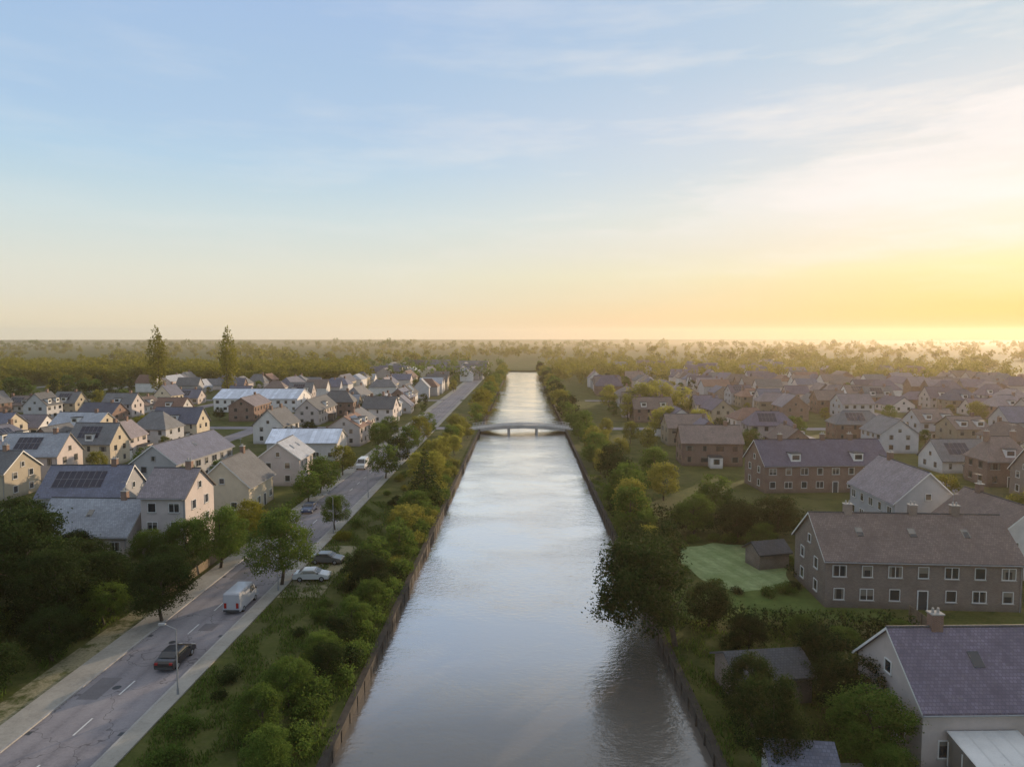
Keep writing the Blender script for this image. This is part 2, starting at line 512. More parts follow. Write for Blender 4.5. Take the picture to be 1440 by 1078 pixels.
class MB:
    """collects faces with metre UVs, then links them as one mesh object"""
    def __init__(self):
        self.v = []; self.f = []; self.uv = []

    def quad(self, pts, uv=None):
        i = len(self.v)
        self.v += [tuple(p) for p in pts]
        self.f.append(tuple(range(i, i + len(pts))))
        if uv is None:
            a = Vector(pts[0]); b = Vector(pts[1])
            u = (b - a)
            L = u.length or 1
            u = u / L
            n = Vector((0, 0, 0))
            for k in range(1, len(pts) - 1):
                n += (Vector(pts[k]) - a).cross(Vector(pts[k + 1]) - a)
            n.normalize()
            vv = n.cross(u)
            z0 = a.z if abs(n.z) < 0.5 else 0
            uv = [((Vector(p) - a).dot(u), (Vector(p) - a).dot(vv) + z0) for p in pts]
        self.uv += uv

    def box(self, x0, x1, y0, y1, z0, z1, bottom=True):
        self.quad([(x0, y0, z0), (x1, y0, z0), (x1, y0, z1), (x0, y0, z1)])
        self.quad([(x1, y0, z0), (x1, y1, z0), (x1, y1, z1), (x1, y0, z1)])
        self.quad([(x1, y1, z0), (x0, y1, z0), (x0, y1, z1), (x1, y1, z1)])
        self.quad([(x0, y1, z0), (x0, y0, z0), (x0, y0, z1), (x0, y1, z1)])
        self.quad([(x0, y0, z1), (x1, y0, z1), (x1, y1, z1), (x0, y1, z1)])
        if bottom:
            self.quad([(x0, y1, z0), (x1, y1, z0), (x1, y0, z0), (x0, y0, z0)])

    def tube(self, p0, p1, r0, r1, n=8, cap=True):
        p0 = Vector(p0); p1 = Vector(p1)
        d = (p1 - p0).normalized()
        a = d.orthogonal().normalized(); b = d.cross(a)
        ring = lambda p, r: [p + (a * math.cos(k * 2 * math.pi / n) + b * math.sin(k * 2 * math.pi / n)) * r for k in range(n)]
        A = ring(p0, r0); B = ring(p1, r1)
        for k in range(n):
            j = (k + 1) % n
            self.quad([A[k], A[j], B[j], B[k]])
        if cap:
            self.quad(B); self.quad(A[::-1])

    def mesh(self, name, smooth=False):
        me = bpy.data.meshes.new(name)
        me.from_pydata(self.v, [], self.f)
        uvl = me.uv_layers.new(name='UVMap')
        flat = np.array(self.uv, dtype=np.float32).ravel()
        uvl.data.foreach_set('uv', flat)
        if smooth:
            me.polygons.foreach_set('use_smooth', [True] * len(me.polygons))
        me.update()
        return me

    def build(self, name, material, parent=None, smooth=False):
        return link_mesh(name, self.mesh(name, smooth), material, parent)


def struct(name, mb, material):
    o = mb.build(name, material)
    o['kind'] = 'structure'
    return o


# ----------------------------------------------------------------- setting
CW = 13.9            # half width of the canal
WZ = -1.0            # water level
CE = 640.0           # far end of the canal
g = MB()
F = 9000
for a, b in ((-F, -CW - 0.5), (CW + 0.5, F)):
    g.quad([(a, -300, 0), (b, -300, 0), (b, CE, 0), (a, CE, 0)])
g.quad([(-F, CE, 0), (F, CE, 0), (F, F, 0), (-F, F, 0)])
struct('ground', g, 'ground_grass')
g = MB()
g.quad([(-CW - 0.4, -300, WZ), (CW + 0.4, -300, WZ), (CW + 0.4, CE, WZ), (-CW - 0.4, CE, WZ)])
struct('canal', g, 'canal_water')
g = MB()
g.quad([(-CW - 0.5, -300, -3), (CW + 0.5, -300, -3), (CW + 0.5, CE, -3), (-CW - 0.5, CE, -3)])
struct('canal_bed', g, 'bank_grass')
g = MB()
g.quad([(-CW - 0.5, CE, -3), (CW + 0.5, CE, -3), (CW + 0.5, CE, 0), (-CW - 0.5, CE, 0)])
struct('canal_end_bank', g, 'bank_grass')
for s, side in ((-1, 'left'), (1, 'right')):
    q = MB()
    x0, x1 = sorted((s * CW, s * (CW + 0.5)))
    # sheet of upright boards with piles and a capping beam
    q.box(x0 + 0.08, x1 - 0.02, -290, CE - 0.5, -2.5, 0.03)
    k = -2
    for i in range(150):
        y = 20 + i * 2.6
        xp = s * CW + s * 0.06
        q.box(xp - 0.11, xp + 0.11, y - 0.11, y + 0.11, -2.4, 0.12)
    ob = q.build('quay_wall', 'timber')
    ob['label'] = 'dark timber retaining wall with piles along the %s edge of the canal' % side
    ob['category'] = 'quay wall'
    c = MB()
    c.box(x0 - 0.02, x1 + 0.06, -290, CE - 0.6, 0.034, 0.17)
    c.build('capping_beam', 'timber', ob)


def sheet(name, rects, material, z):
    q = MB()
    for x0, x1, y0, y1 in rects:
        q.quad([(x0, y0, z), (x1, y0, z), (x1, y1, z), (x0, y1, z)])
    return struct(name, q, material)


CROSS = [229.0, 332.0]
LST = [-88.0, -140.0, -192.0, -244.0, -296.0]
RST = [85.0, 139.0, 193.0, 247.0, 301.0]
# canal road on the left bank
road = [(-38, -30, -100, 620)]
sheet('canal_road', road, 'asphalt_worn', 0.012)
sheet('road_repairs', [(-37.2, -35.4, 55.2, 58.9), (-33.4, -31.9, 68.8, 70.6), (-36.6, -34.6, 84, 93), (-32.8, -30.5, 99, 102), (-37.5, -36.2, 112, 125)], 'asphalt_patch', 0.0165)
sheet('side_streets', [(x - 3, x + 3, 60 if abs(x) < 100 else 90, 470) for x in LST + RST], 'asphalt', 0.008)
sheet('cross_streets', [(-420, -38.2, y - 3.2, y + 3.2) for y in CROSS] + [(30, 420, y - 3.2, y + 3.2) for y in CROSS]
      + [(-29.8, -16.5, CROSS[0] - 3.2, CROSS[0] + 3.2), (16.5, 29.9, CROSS[0] - 3.2, CROSS[0] + 3.2)], 'asphalt', 0.016)
p = MB()
for x0, x1 in ((-40.4, -38.0), (-30.0, -28.6)):
    for a, b in ((-100, CROSS[0] - 3.4), (CROSS[0] + 3.4, CROSS[1] - 3.4), (CROSS[1] + 3.4, 620)):
        p.box(x0, x1, a, b, -0.05, 0.12)
struct('pavement', p, 'paving')
p = MB()
for x0, x1 in ((-37.998, -37.80), (-30.20, -30.002)):
    for i in range(170):
        y = 40 + i * 1.1
        if abs(y - CROSS[0]) < 4.6:
            continue
        p.box(x0, x1, y + .012, y + 1.088, -0.05, 0.125)
struct('kerb', p, 'concrete')
p = MB()
for i in range(9):
    for x0 in (-37.75, -30.65):
        y = 50 + i * 17.3
        p.quad([(x0, y, .019), (x0 + .4, y, .019), (x0 + .4, y + .5, .019), (x0, y + .5, .019)])
for x, y in ((-34.9, 57.2), (-33.1, 79.4), (-35.3, 96.2), (-34.6, 66.1)):
    p.quad([(x + .36 * math.cos(k * math.pi / 8), y + .36 * math.sin(k * math.pi / 8), .0195) for k in range(16)])
struct('road_drains', p, 'dark_paint')
lm = MB()
for i in range(90):
    y = 38 + i * 6.0
    if abs(y + 1 - CROSS[0]) < 6:
        continue
    lm.quad([(-34.07, y, 0.020), (-33.93, y, 0.020), (-33.93, y + 2.4, 0.020), (-34.07, y + 2.4, 0.020)])
struct('road_markings', lm, 'road_marking')
sheet('gravel_bay', [(-28.5, -23.5, 78, 98)], 'gravel', 0.010)
sheet('front_verge', [(-43, -40.5, 48, 74)], 'gravel', 0.010)
sheet('back_lawn', [(17, 40, 72.5, 82)], 'lawn_green', 0.010)
lw_ = MB()
lw_.quad([(28.0 + (6.9 + .8 * math.sin(3 * a) + .35 * math.sin(7 * a + 1)) * math.cos(a), 90.4 + (10.4 + 1.1 * math.sin(2 * a + 1) + .4 * math.sin(9 * a)) * math.sin(a), 0.014) for a in [k * 2 * math.pi / 64 for k in range(64)]])
struct('pale_lawn', lw_, 'lawn_pale')
sheet('patio', [(21.5, 26.0, 42.0, 47.5)], 'paving', 0.012)
sheet('front_lawn', [(16.5, 21.2, 40, 50)], 'lawn_green', 0.010)

hz_ = MB()
hz_.box(-3000, 3000, -150, 3600, -4, 75)
hb = struct('haze', hz_, 'haze_air')

# bridge over the canal
br_ = thing('road_bridge', 'low grey road bridge with railings crossing the canal far ahead', 'bridge', (0, CROSS[0], 0))
q = MB()
prof = [(-17, 0.0), (-13.5, 0.55), (-7, 1.25), (0, 1.5), (7, 1.25), (13.5, 0.55), (17, 0.0)]
for (xa, za), (xb, zb) in zip(prof, prof[1:]):
    q.quad([(xa, -4, za + 0.03), (xb, -4, zb + 0.03), (xb, 4, zb + 0.03), (xa, 4, za + 0.03)])
    q.quad([(xa, -4, za - 1.0), (xb, -4, zb - 1.0), (xb, -4, zb + 0.03), (xa, -4, za + 0.03)])
    q.quad([(xb, 4, zb - 1.0), (xa, 4, za - 1.0), (xa, 4, za + 0.03), (xb, 4, zb + 0.03)])
    q.quad([(xa, 4, za - 1.0), (xb, 4, zb - 1.0), (xb, -4, zb - 1.0), (xa, -4, za - 1.0)])
q.build('deck', 'concrete', br_)
for x in (-4.6, 4.6):
    q = MB(); q.box(x - 0.4, x + 0.4, -3.6, 3.6, -3, 0.5); q.build('pier', 'concrete', br_)
for s in (-1, 1):
    q = MB()
    for i in range(35):
        x = -16.5 + i * 33 / 34
        z = np.interp(x, [a for a, _ in prof], [b for _, b in prof])
        q.box(x - 0.03, x + 0.03, s * 3.8 - 0.03, s * 3.8 + 0.03, z + 0.03, z + 1.15)
    for (xa, za), (xb, zb) in zip(prof, prof[1:]):
        for dz in (0.6, 1.15):
            q.tube((xa, s * 3.8, za + dz), (xb, s * 3.8, zb + dz), 0.045, 0.045, 5)
    q.build('railing', 'white_paint', br_)

# ----------------------------------------------------------------- vegetation


def leaf_mesh(name, centres, radii, per, leaf, squash=0.8, seed=0):
    """many small leaf quads gathered in clumps, with a tint value per clump and leaf"""
    rg = np.random.default_rng(seed)
    P = []; T = []
    for c, r in zip(centres, radii):
        n = max(6, int(per * (r ** 2)))
        d = rg.normal(size=(n, 3)); d /= np.linalg.norm(d, axis=1)[:, None]
        rad = r * (0.5 + 0.55 * rg.random(n)) ** 0.8
        far_ = rg.random(n) < .16
        rad = np.where(far_, r * (1.0 + .75 * rg.random(n)), rad)
        pts = np.array(c) + d * rad[:, None] * np.array([1, 1, squash])
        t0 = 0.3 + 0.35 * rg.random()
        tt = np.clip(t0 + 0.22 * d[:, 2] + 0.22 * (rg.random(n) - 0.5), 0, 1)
        P.append(pts); T.append(tt)
    P = np.concatenate(P); T = np.concatenate(T)
    n = len(P)
    a = rg.normal(size=(n, 3)); a /= np.linalg.norm(a, axis=1)[:, None]
    b = rg.normal(size=(n, 3)); b -= (a * b).sum(1)[:, None] * a; b /= np.linalg.norm(b, axis=1)[:, None]
    s = leaf * (0.6 + 0.8 * rg.random(n))[:, None]
    V = np.stack([P - a * s, P - b * s * 0.55, P + a * s, P + b * s * 0.55], 1).reshape(-1, 3)
    me = bpy.data.meshes.new(name)
    me.vertices.add(4 * n); me.loops.add(4 * n); me.polygons.add(n)
    me.vertices.foreach_set('co', V.astype(np.float32).ravel())
    me.loops.foreach_set('vertex_index', np.arange(4 * n, dtype=np.int32))
    me.polygons.foreach_set('loop_start', np.arange(0, 4 * n, 4, dtype=np.int32))
    me.polygons.foreach_set('loop_total', np.full(n, 4, dtype=np.int32))
    at = me.attributes.new('tint', 'FLOAT', 'POINT')
    at.data.foreach_set('value', np.repeat(T, 4).astype(np.float32))
    me.update(); me.validate()
    return me


def limb_mesh(name, h, spread, r, seed, nl=7, start=0.25):
    rg = random.Random(seed)
    q = MB()
    pts = [Vector((0, 0, -0.1))]
    for i in range(1, 5):
        pts.append(Vector((rg.uniform(-.04, .04) * h, rg.uniform(-.04, .04) * h, h * i / 4 * 0.85)))
    for i in range(4):
        q.tube(pts[i], pts[i + 1], r * (1 - i * .22), r * (1 - (i + 1) * .22), 7)
    for k in range(nl):
        f = start + (0.8 - start) * k / nl
        j = min(3, int(f * 4)); base = pts[j].lerp(pts[j + 1], f * 4 - j)
        a = k * 2.4 + rg.random()
        tip = base + Vector((math.cos(a), math.sin(a), 0.7)) * spread * rg.uniform(.55, .85)
        q.tube(base, tip, r * .42 * (1 - f * .5), r * .1, 5)
    return q.mesh(name, True)


def broad_crown(seed, h, rad, base, n, per, leaf):
    """uneven crown: clumps pushed out along a few limbs, leaving gaps"""
    rg = np.random.default_rng(seed)
    cs = []; rs = []
    lob = rg.uniform(0.55, 1.22, 6)
    for i in range(n):
        z = base + (h - base) * (0.08 + 0.84 * rg.random())
        tz = (z - base) / (h - base)
        prof = rad * (math.sin(math.pi * min(1, (tz * 0.82 + 0.16))) ** 0.65)
        a = rg.random() * 2 * math.pi
        rr = prof * (0.35 + 0.6 * math.sqrt(rg.random())) * lob[int(a / (2 * math.pi) * 6) % 6]
        cs.append((rr * math.cos(a), rr * math.sin(a), z)); rs.append(rad * rg.uniform(0.11, 0.32))
    return leaf_mesh('crown', cs, rs, per, leaf, 0.8, seed)


def conifer_crown(seed, h, rad, per, leaf):
    rg = np.random.default_rng(seed)
    cs = []; rs = []
    for i in range(70):
        tz = (i + rg.random()) / 70
        z = 0.06 * h + tz * 0.94 * h
        r = rad * (1 - tz) ** 0.8
        a = i * 2.4
        cs.append((r * 0.7 * math.cos(a), r * 0.7 * math.sin(a), z)); rs.append(max(0.25, r * 0.42))
    return leaf_mesh('crown', cs, rs, per, leaf, 0.6, seed)


def poplar_crown(seed, h, rad, per, leaf):
    rg = np.random.default_rng(seed)
    cs = []; rs = []
    for i in range(60):
        tz = (i + rg.random()) / 60
        z = 0.1 * h + tz * 0.88 * h
        r = rad * (math.sin(math.pi * (0.12 + 0.86 * tz)) ** 0.7)
        a = rg.random() * 6.28
        cs.append((r * 0.55 * math.cos(a), r * 0.55 * math.sin(a), z)); rs.append(max(0.35, r * 0.5))
    return leaf_mesh('crown', cs, rs, per, leaf, 1.2, seed)


def shrub_crown(seed, per, leaf):
    rg = np.random.default_rng(seed)
    cs = []; rs = []
    for i in range(14):
        a = rg.random() * 6.28; rr = 0.75 * math.sqrt(rg.random())
        cs.append((rr * math.cos(a), rr * math.sin(a), 0.3 + 0.75 * rg.random() * (1 - rr * 0.4))); rs.append(rg.uniform(0.25, 0.45))
    return leaf_mesh('foliage', cs, rs, per, leaf, 0.85, seed)


CROWN = {}
for k in range(3):
    CROWN['near', k] = (broad_crown(100 + k, 9.0, 3.6, 2.0, 105, 290, 0.105), limb_mesh('trunk', 9.0, 3.6, 0.22, k))
for k in range(4):
    CROWN['broad', k] = (broad_crown(200 + k, 9.0, 3.4 + 0.3 * k, 1.7, 70, 95, 0.19), limb_mesh('trunk', 9.0, 3.4, 0.2, 20 + k))
for k in range(3):
    CROWN['far', k] = (broad_crown(300 + k, 9.0, 3.7, 1.2, 40, 34, 0.36), limb_mesh('trunk', 9.0, 3.4, 0.2, 40 + k, 4))
for k in range(2):
    CROWN['conifer', k] = (conifer_crown(400 + k, 9.0, 2.2, 90, 0.17), limb_mesh('trunk', 9.0, 1.0, 0.16, 60 + k, 4))
    CROWN['poplar', k] = (poplar_crown(500 + k, 18.0, 2.8, 26, 0.32), limb_mesh('trunk', 18.0, 2.0, 0.25, 70 + k, 6))
for k in range(3):
    CROWN['shrub', k] = (shrub_crown(600 + k, 1100, 0.058), None)
LEAFED = {}


def crown_mesh(kind, k, lm):
    key = (kind, k, lm)
    if key not in LEAFED:
        me = CROWN[kind, k][0].copy()
        me.materials.append(MATS[lm])
        LEAFED[key] = me
    return LEAFED[key]


TRUNK_OK = set()
NTREE = {}


def tree(kind, x, y, scale, lm, label, group=None, z=0.0, sx=1.0, name=None):
    k = random.randrange(len([1 for q in CROWN if q[0] == kind]))
    name = name or {'near': 'broadleaf_tree', 'broad': 'broadleaf_tree', 'far': 'broadleaf_tree', 'conifer': 'conifer_tree', 'poplar': 'poplar_tree', 'shrub': 'shrub'}[kind]
    root = thing(name, label, 'shrub' if kind == 'shrub' else 'tree', (x, y, z), random.uniform(0, 6.28), group)
    root.scale = (scale * sx, scale * sx * random.uniform(.9, 1.1), scale)
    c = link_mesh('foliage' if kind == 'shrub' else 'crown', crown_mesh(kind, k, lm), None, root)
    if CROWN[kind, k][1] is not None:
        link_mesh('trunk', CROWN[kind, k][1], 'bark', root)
    NTREE[kind] = NTREE.get(kind, 0) + 1
    return root


def lean(root, dx, tilt):
    root.rotation_euler = (0, 0, 0)
    for c in root.children:
        if c.name.startswith('crown'):
            c.location = (dx, 0, 0)
        else:
            c.rotation_euler = (0, tilt, 0)


def hedge(x0, y0, x1, y1, h, wd, lm, label, group=None, seed=0):
    L = math.hypot(x1 - x0, y1 - y0)
    rg = np.random.default_rng(seed + 900)
    cs = []; rs = []
    n = int(L * 2.2)
    for i in range(n):
        f = (i + rg.random()) / n
        for zz in (0.25, 0.7):
            cs.append((f * L, (rg.random() - .5) * wd * .4, h * zz * rg.uniform(.85, 1.12))); rs.append(max(wd, h * .5) * rg.uniform(.38, .55))
    me = leaf_mesh('hedge', cs, rs, 60, 0.15, 0.9, seed)
    o = link_mesh('hedge', me, lm)
    o.location = (x0, y0, 0); o.rotation_euler = (0, 0, math.atan2(y1 - y0, x1 - x0))
    o['label'] = label; o['category'] = 'hedge'
    if group:
        o['group'] = group
    return o


# ----------------------------------------------------------------- houses
WIN = {}


def window_meshes(wd, ht):
    key = (wd, ht)
    if key not in WIN:
        p = MB()
        p.box(-wd / 2 + .05, wd / 2 - .05, -0.03, 0.0, 0.05, ht - .05)
        f = MB(); t_ = 0.055
        for a in ((-wd / 2, -wd / 2 + t_, 0, ht), (wd / 2 - t_, wd / 2, 0, ht)):
            f.box(a[0], a[1], -0.09, 0.002, a[2], a[3])
        for a in ((0, t_), (ht - t_, ht)):
            f.box(-wd / 2 + t_, wd / 2 - t_, -0.088, 0.002, a[0], a[1])
        n = max(1, round(wd / 0.8))
        for i in range(1, n):
            xx = -wd / 2 + wd * i / n
            f.box(xx - .03, xx + .03, -0.07, 0.0, t_, ht - t_)
        s_ = MB(); s_.box(-wd / 2 - .08, wd / 2 + .08, -0.16, 0.002, -0.08, -0.004)
        WIN[key] = (p.mesh('window'), f.mesh('frame'), s_.mesh('sill'))
        WIN[key][0].materials.append(MATS['window_glass'])
        WIN[key][2].materials.append(MATS['concrete'])
    return WIN[key]


FRAMED = {}


def add_window(parent, wd, ht, x, y, z, rz, frame='white_paint', fine=True):
    p, f, s_ = window_meshes(wd, ht)
    o = link_mesh('window', p, None, parent)
    o.location = (x, y, z); o.rotation_euler = (0, 0, rz)
    if fine:
        key = (wd, ht, frame)
        if key not in FRAMED:
            me = f.copy(); me.materials.append(MATS[frame]); FRAMED[key] = me
        link_mesh('frame', FRAMED[key], None, o)
        link_mesh('sill', s_, None, o)
    return o


DOOR = {}


def add_door(parent, x, y, rz, material):
    if material not in DOOR:
        d = MB(); d.box(-.48, .48, -.04, 0, 0, 2.1)
        f = MB()
        f.box(-.58, -.485, -.09, .002, 0, 2.2); f.box(.485, .58, -.09, .002, 0, 2.2); f.box(-.484, .484, -.088, .002, 2.11, 2.2)
        h = MB(); h.tube((.38, -.1, 1.0), (.38, -.1, 1.14), .02, .02, 6); h.box(.36, .40, -.1, -.041, 1.05, 1.09)
        DOOR[material] = (d.mesh('door'), f.mesh('frame'), h.mesh('handle'))
        DOOR[material][0].materials.append(MATS[material]); DOOR[material][1].materials.append(MATS['white_paint']); DOOR[material][2].materials.append(MATS['metal_grey'])
    d, f, h = DOOR[material]
    o = link_mesh('door', d, None, parent); o.location = (x, y, 0); o.rotation_euler = (0, 0, rz)
    link_mesh('frame', f, None, o); link_mesh('handle', h, None, o)


def roof_slabs(L, wd, ze, zr, ov=0.45, th=0.18, hip=0.0):
    """pitched roof, ridge along local x; optional hipped ends"""
    q = MB()
    hl = L / 2 + 0.3; hw = wd / 2 + ov
    sl = (zr - ze) / (wd / 2)
    z0 = ze - ov * sl
    rx = hl - hip
    for s in (-1, 1):
        a = (-s * hl * -1, s * hw, z0)
        pts = [(-hl, -hw, z0), (hl, -hw, z0), (rx, 0, zr), (-rx, 0, zr)] if s < 0 else [(hl, hw, z0), (-hl, hw, z0), (-rx, 0, zr), (rx, 0, zr)]
        top = [(x, y, z + th) for x, y, z in pts]
        q.quad(top)
        q.quad(pts[::-1])
        q.quad([pts[0], pts[1], top[1], top[0]])
        if hip == 0:
            q.quad([pts[1], pts[2], top[2], top[1]]); q.quad([pts[3], pts[0], top[0], top[3]])
    if hip:
        for s in (-1, 1):
            pts = [(s * hl, s * -hw, z0), (s * hl, s * hw, z0), (s * rx, 0, zr)]
            top = [(x, y, z + th) for x, y, z in pts]
            q.quad(top); q.quad(pts[::-1]); q.quad([pts[0], pts[1], top[1], top[0]])
    return q


def house(name, label, x, y, rz, L, wd, ze, zr, wall, roof, detail=2, hip=0.0, chim=1, dorm=0, sky_=0, solar=0, door='dark_paint', group=None, cat='house', frame='white_paint',
          faces='SNEW', gutter=True):
    """ridge along local x; local -y is the front. detail 2: full windows, 1: panes only, 0: wall and roof"""
    o = thing(name, label, cat, (x, y, 0), rz, group)
    q = MB()
    hl = L / 2; hw = wd / 2
    q.quad([(-hl, -hw, -.1), (hl, -hw, -.1), (hl, -hw, ze), (-hl, -hw, ze)])
    q.quad([(hl, hw, -.1), (-hl, hw, -.1), (-hl, hw, ze), (hl, hw, ze)])
    if hip:
        q.quad([(hl, -hw, -.1), (hl, hw, -.1), (hl, hw, ze), (hl, -hw, ze)])
        q.quad([(-hl, hw, -.1), (-hl, -hw, -.1), (-hl, -hw, ze), (-hl, hw, ze)])
    else:
        q.quad([(hl, -hw, -.1), (hl, hw, -.1), (hl, hw, ze), (hl, 0, zr), (hl, -hw, ze)])
        q.quad([(-hl, hw, -.1), (-hl, -hw, -.1), (-hl, -hw, ze), (-hl, 0, zr), (-hl, hw, ze)])
    q.build('wall', wall, o)
    rf = roof_slabs(L, wd, ze, zr, hip=hip).build('roof', roof, o)
    sl = (zr - ze) / hw
    for c in range(chim):
        cx = [hl * .55, -hl * .6, 0.1 * hl][c % 3]
        ch = MB(); cw = .42
        ch.box(cx - cw, cx + cw, -.35, .35, zr - 1.0, zr + 1.15)
        co = ch.build('chimney', 'wall_brick' if wall != 'wall_brown' else 'wall_brown', rf)
        if detail >= 2:
            pt = MB()
            pt.box(cx - cw - .06, cx + cw + .06, -.41, .41, zr + 1.152, zr + 1.25)
            for s in (-.2, .2):
                pt.tube((cx + s, 0, zr + 1.25), (cx + s, 0, zr + 1.6), .11, .09, 7)
            # the cap and pots belong to the chimney
            bm_ = pt.build('chimney_cap', 'concrete', rf)
    if name == 'house' and random.random() < .35:
        frame = random.choice(['dark_paint', 'metal_grey', 'timber_pale'])
    wa = random.choice([1.1, 1.5, 1.8]) if name == 'house' else 1.5
    wb = random.choice([.8, 1.15]) if name == 'house' else 1.15
    if detail >= 1:
        rc = MB()
        rxx = hl + .3 - hip
        rc.tube((-rxx, 0, zr + .15), (rxx, 0, zr + .15), .12, .12, 6)
        rc.build('ridge_cap', 'roof_charcoal' if roof != 'roof_charcoal' else 'roof_grey', rf)
        if detail >= 2 and not hip:
            for sg in (-1, 1):
                bb = MB()
                for s2 in (-1, 1):
                    ye = s2 * (hw + .45); ze_ = ze - .45 * (zr - ze) / hw
                    xo = sg * (hl + .305)
                    pts = [(xo, ye, ze_ - .06), (xo, 0, zr - .06), (xo, 0, zr + .17), (xo, ye, ze_ + .17)]
                    bb.quad(pts if sg * s2 < 0 else pts[::-1])
                bb.build('bargeboard', 'white_paint' if random.random() < .6 else 'dark_paint', rf)
        storeys = 3 if ze > 8 else (2 if ze > 5.05 else 1)
        n = max(2, int(L / 2.9))
        dx = L / n
        fine = detail >= 2
        for side, sgn, rr in (('S', -1, 0.0), ('N', 1, math.pi)):
            if side not in faces:
                continue
            for st in range(storeys):
                for i in range(n):
                    xx = -hl + dx * (i + .5)
                    if st == 0 and side == 'S' and i == n // 2 and fine:
                        add_door(o, xx, sgn * hw - 0.003 * -sgn * -1, rr, door)
                        continue
                    wdw = wa if (i + st) % 2 else wb
                    add_window(o, wdw, 1.3, xx, sgn * (hw + .003), .95 + 2.6 * st, rr, frame, fine)
        for side, sgn, rr in (('E', 1, R(90)), ('W', -1, R(-90))):
            if side not in faces:
                continue
            for st in range(storeys):
                for yy in ((-wd * .22, wd * .22) if wd > 6 else (0,)):
                    add_window(o, 1.15, 1.3, sgn * (hl + .003), yy, .95 + 2.6 * st, rr, frame, fine)
            if not hip and zr - ze > 2.6:
                add_window(o, 0.9, 1.0, sgn * (hl + .003), 0, ze + .35, rr, frame, fine)
    if detail >= 2 and gutter:
        for s in (-1, 1):
            gt = MB()
            yy = s * (hw + .45 + .06); zz = ze - .45 * sl + .02
            gt.tube((-hl - .3, yy, zz), (hl + .3, yy, zz), .065, .065, 6)
            gt.tube((hl - .2, s * (hw + .07), 0), (hl - .2, s * (hw + .07), zz - .25), .04, .04, 6)
            gt.tube((hl - .2, s * (hw + .07), zz - .25), (hl - .2, yy, zz - .03), .04, .04, 6)
            gt.build('gutter', 'metal_grey', o)
    if detail >= 1 and L > 8 and random.random() < .5 and ze > 2.9 and name == 'house':
        ew = random.uniform(2.6, 4.2); ed = random.uniform(1.6, 3.0); ex = random.uniform(-hl + ew / 2 + .3, hl - ew / 2 - .3); sg = random.choice([-1, 1])
        ya, yb = sorted((sg * (hw + .004), sg * (hw + ed)))
        e_ = MB(); e_.box(ex - ew / 2, ex + ew / 2, ya, yb, -.1, 2.5); eo = e_.build('extension', random.choice(['wall_white', wall, 'wall_brown']), o)
        e_ = MB(); e_.box(ex - ew / 2 - .15, ex + ew / 2 + .15, ya + (.004 if sg > 0 else -.15), yb + (.15 if sg > 0 else -.004), 2.504, 2.68); e_.build('flat_roof', 'roof_charcoal', eo)
        add_window(eo, 1.5, 1.3, ex, ya - .003 if sg < 0 else yb + .003, .9, 0 if sg < 0 else math.pi, frame, detail >= 2)
    if detail >= 2 and chim:
        a_ = MB(); ax = hl * .55
        a_.tube((ax, .3, zr + .4), (ax, .3, zr + 2.6), .025, .02, 5)
        a_.tube((ax - .6, .3, zr + 2.5), (ax + .6, .3, zr + 2.5), .015, .015, 4)
        for k_ in range(6):
            a_.tube((ax - .55 + k_ * .22, 0.0, zr + 2.5), (ax - .55 + k_ * .22, .6, zr + 2.5), .01, .01, 4)
        a_.build('aerial', 'metal_grey', rf)
    for d in range(dorm):
        cx = -hl + L * (d + .5) / dorm
        dz0 = ze + .5; yf = -hw + .5 / sl - 0.25; dzt = dz0 + 1.5
        yb = -(zr - dzt) / sl
        dm = MB(); ww = .95
        dm.quad([(cx - ww, yf, dz0 - .3), (cx + ww, yf, dz0 - .3), (cx + ww, yf, dzt), (cx - ww, yf, dzt)])
        dm.quad([(cx + ww, yf, dz0 - .3), (cx + ww, yb, dzt - .001), (cx + ww, yf, dzt)])
        dm.quad([(cx - ww, yb, dzt - .001), (cx - ww, yf, dz0 - .3), (cx - ww, yf, dzt)])
        dmo = dm.build('dormer', 'white_paint', rf)
        dt = MB(); dt.box(cx - ww - .15, cx + ww + .15, yf - .2, yb + .3, dzt + .004, dzt + .14); dt.build('dormer_roof', 'roof_charcoal', rf)
        wo = add_window(rf, 1.5, 1.0, cx, yf - .003, dz0 + .25, 0, 'white_paint', False)
    for k in range(sky_):
        cx = -hl + L * (k + .8) / (sky_ + .6)
        mid = .55
        y0 = -hw * (1 - mid); z0 = ze + (zr - ze) * mid + .18
        nx = Vector((0, -sl, 1)).normalized()
        up = Vector((0, 1, sl)).normalized()
        c0 = Vector((cx, y0, z0)) + nx * .06
        a = Vector((.4, 0, 0)); b = up * .6
        sk = MB(); sk.quad([c0 - a - b, c0 + a - b, c0 + a + b, c0 - a + b])
        c1 = c0 - nx * .1
        sk.quad([c1 - a - b, c1 + a - b, c0 + a - b, c0 - a - b])
        sk.quad([c1 + a - b, c1 + a + b, c0 + a + b, c0 + a - b])
        sk.quad([c1 - a + b, c1 - a - b, c0 - a - b, c0 - a + b])
        sk.build('skylight', 'window_glass', rf)
    if solar:
        nx = Vector((0, -sl, 1)).normalized(); up = Vector((0, 1, sl)).normalized()
        cx = -hl * .15
        c0 = Vector((cx, -hw * .5, ze + (zr - ze) * .5 + .18)) + nx * .1
        a = Vector((min(hl * .6, solar / 2), 0, 0)); b = up * min(1.65, hw / up.y * .38)
        so = MB(); so.quad([c0 - a - b, c0 + a - b, c0 + a + b, c0 - a + b])
        c1 = c0 - nx * .06
        so.quad([c1 - a - b, c1 + a - b, c0 + a - b, c0 - a - b]); so.quad([c1 + a - b, c1 + a + b, c0 + a + b, c0 + a - b]); so.quad([c1 - a + b, c1 - a - b, c0 - a - b, c0 - a + b])
        so.build('solar_panel', 'solar_glass', rf)
    return o


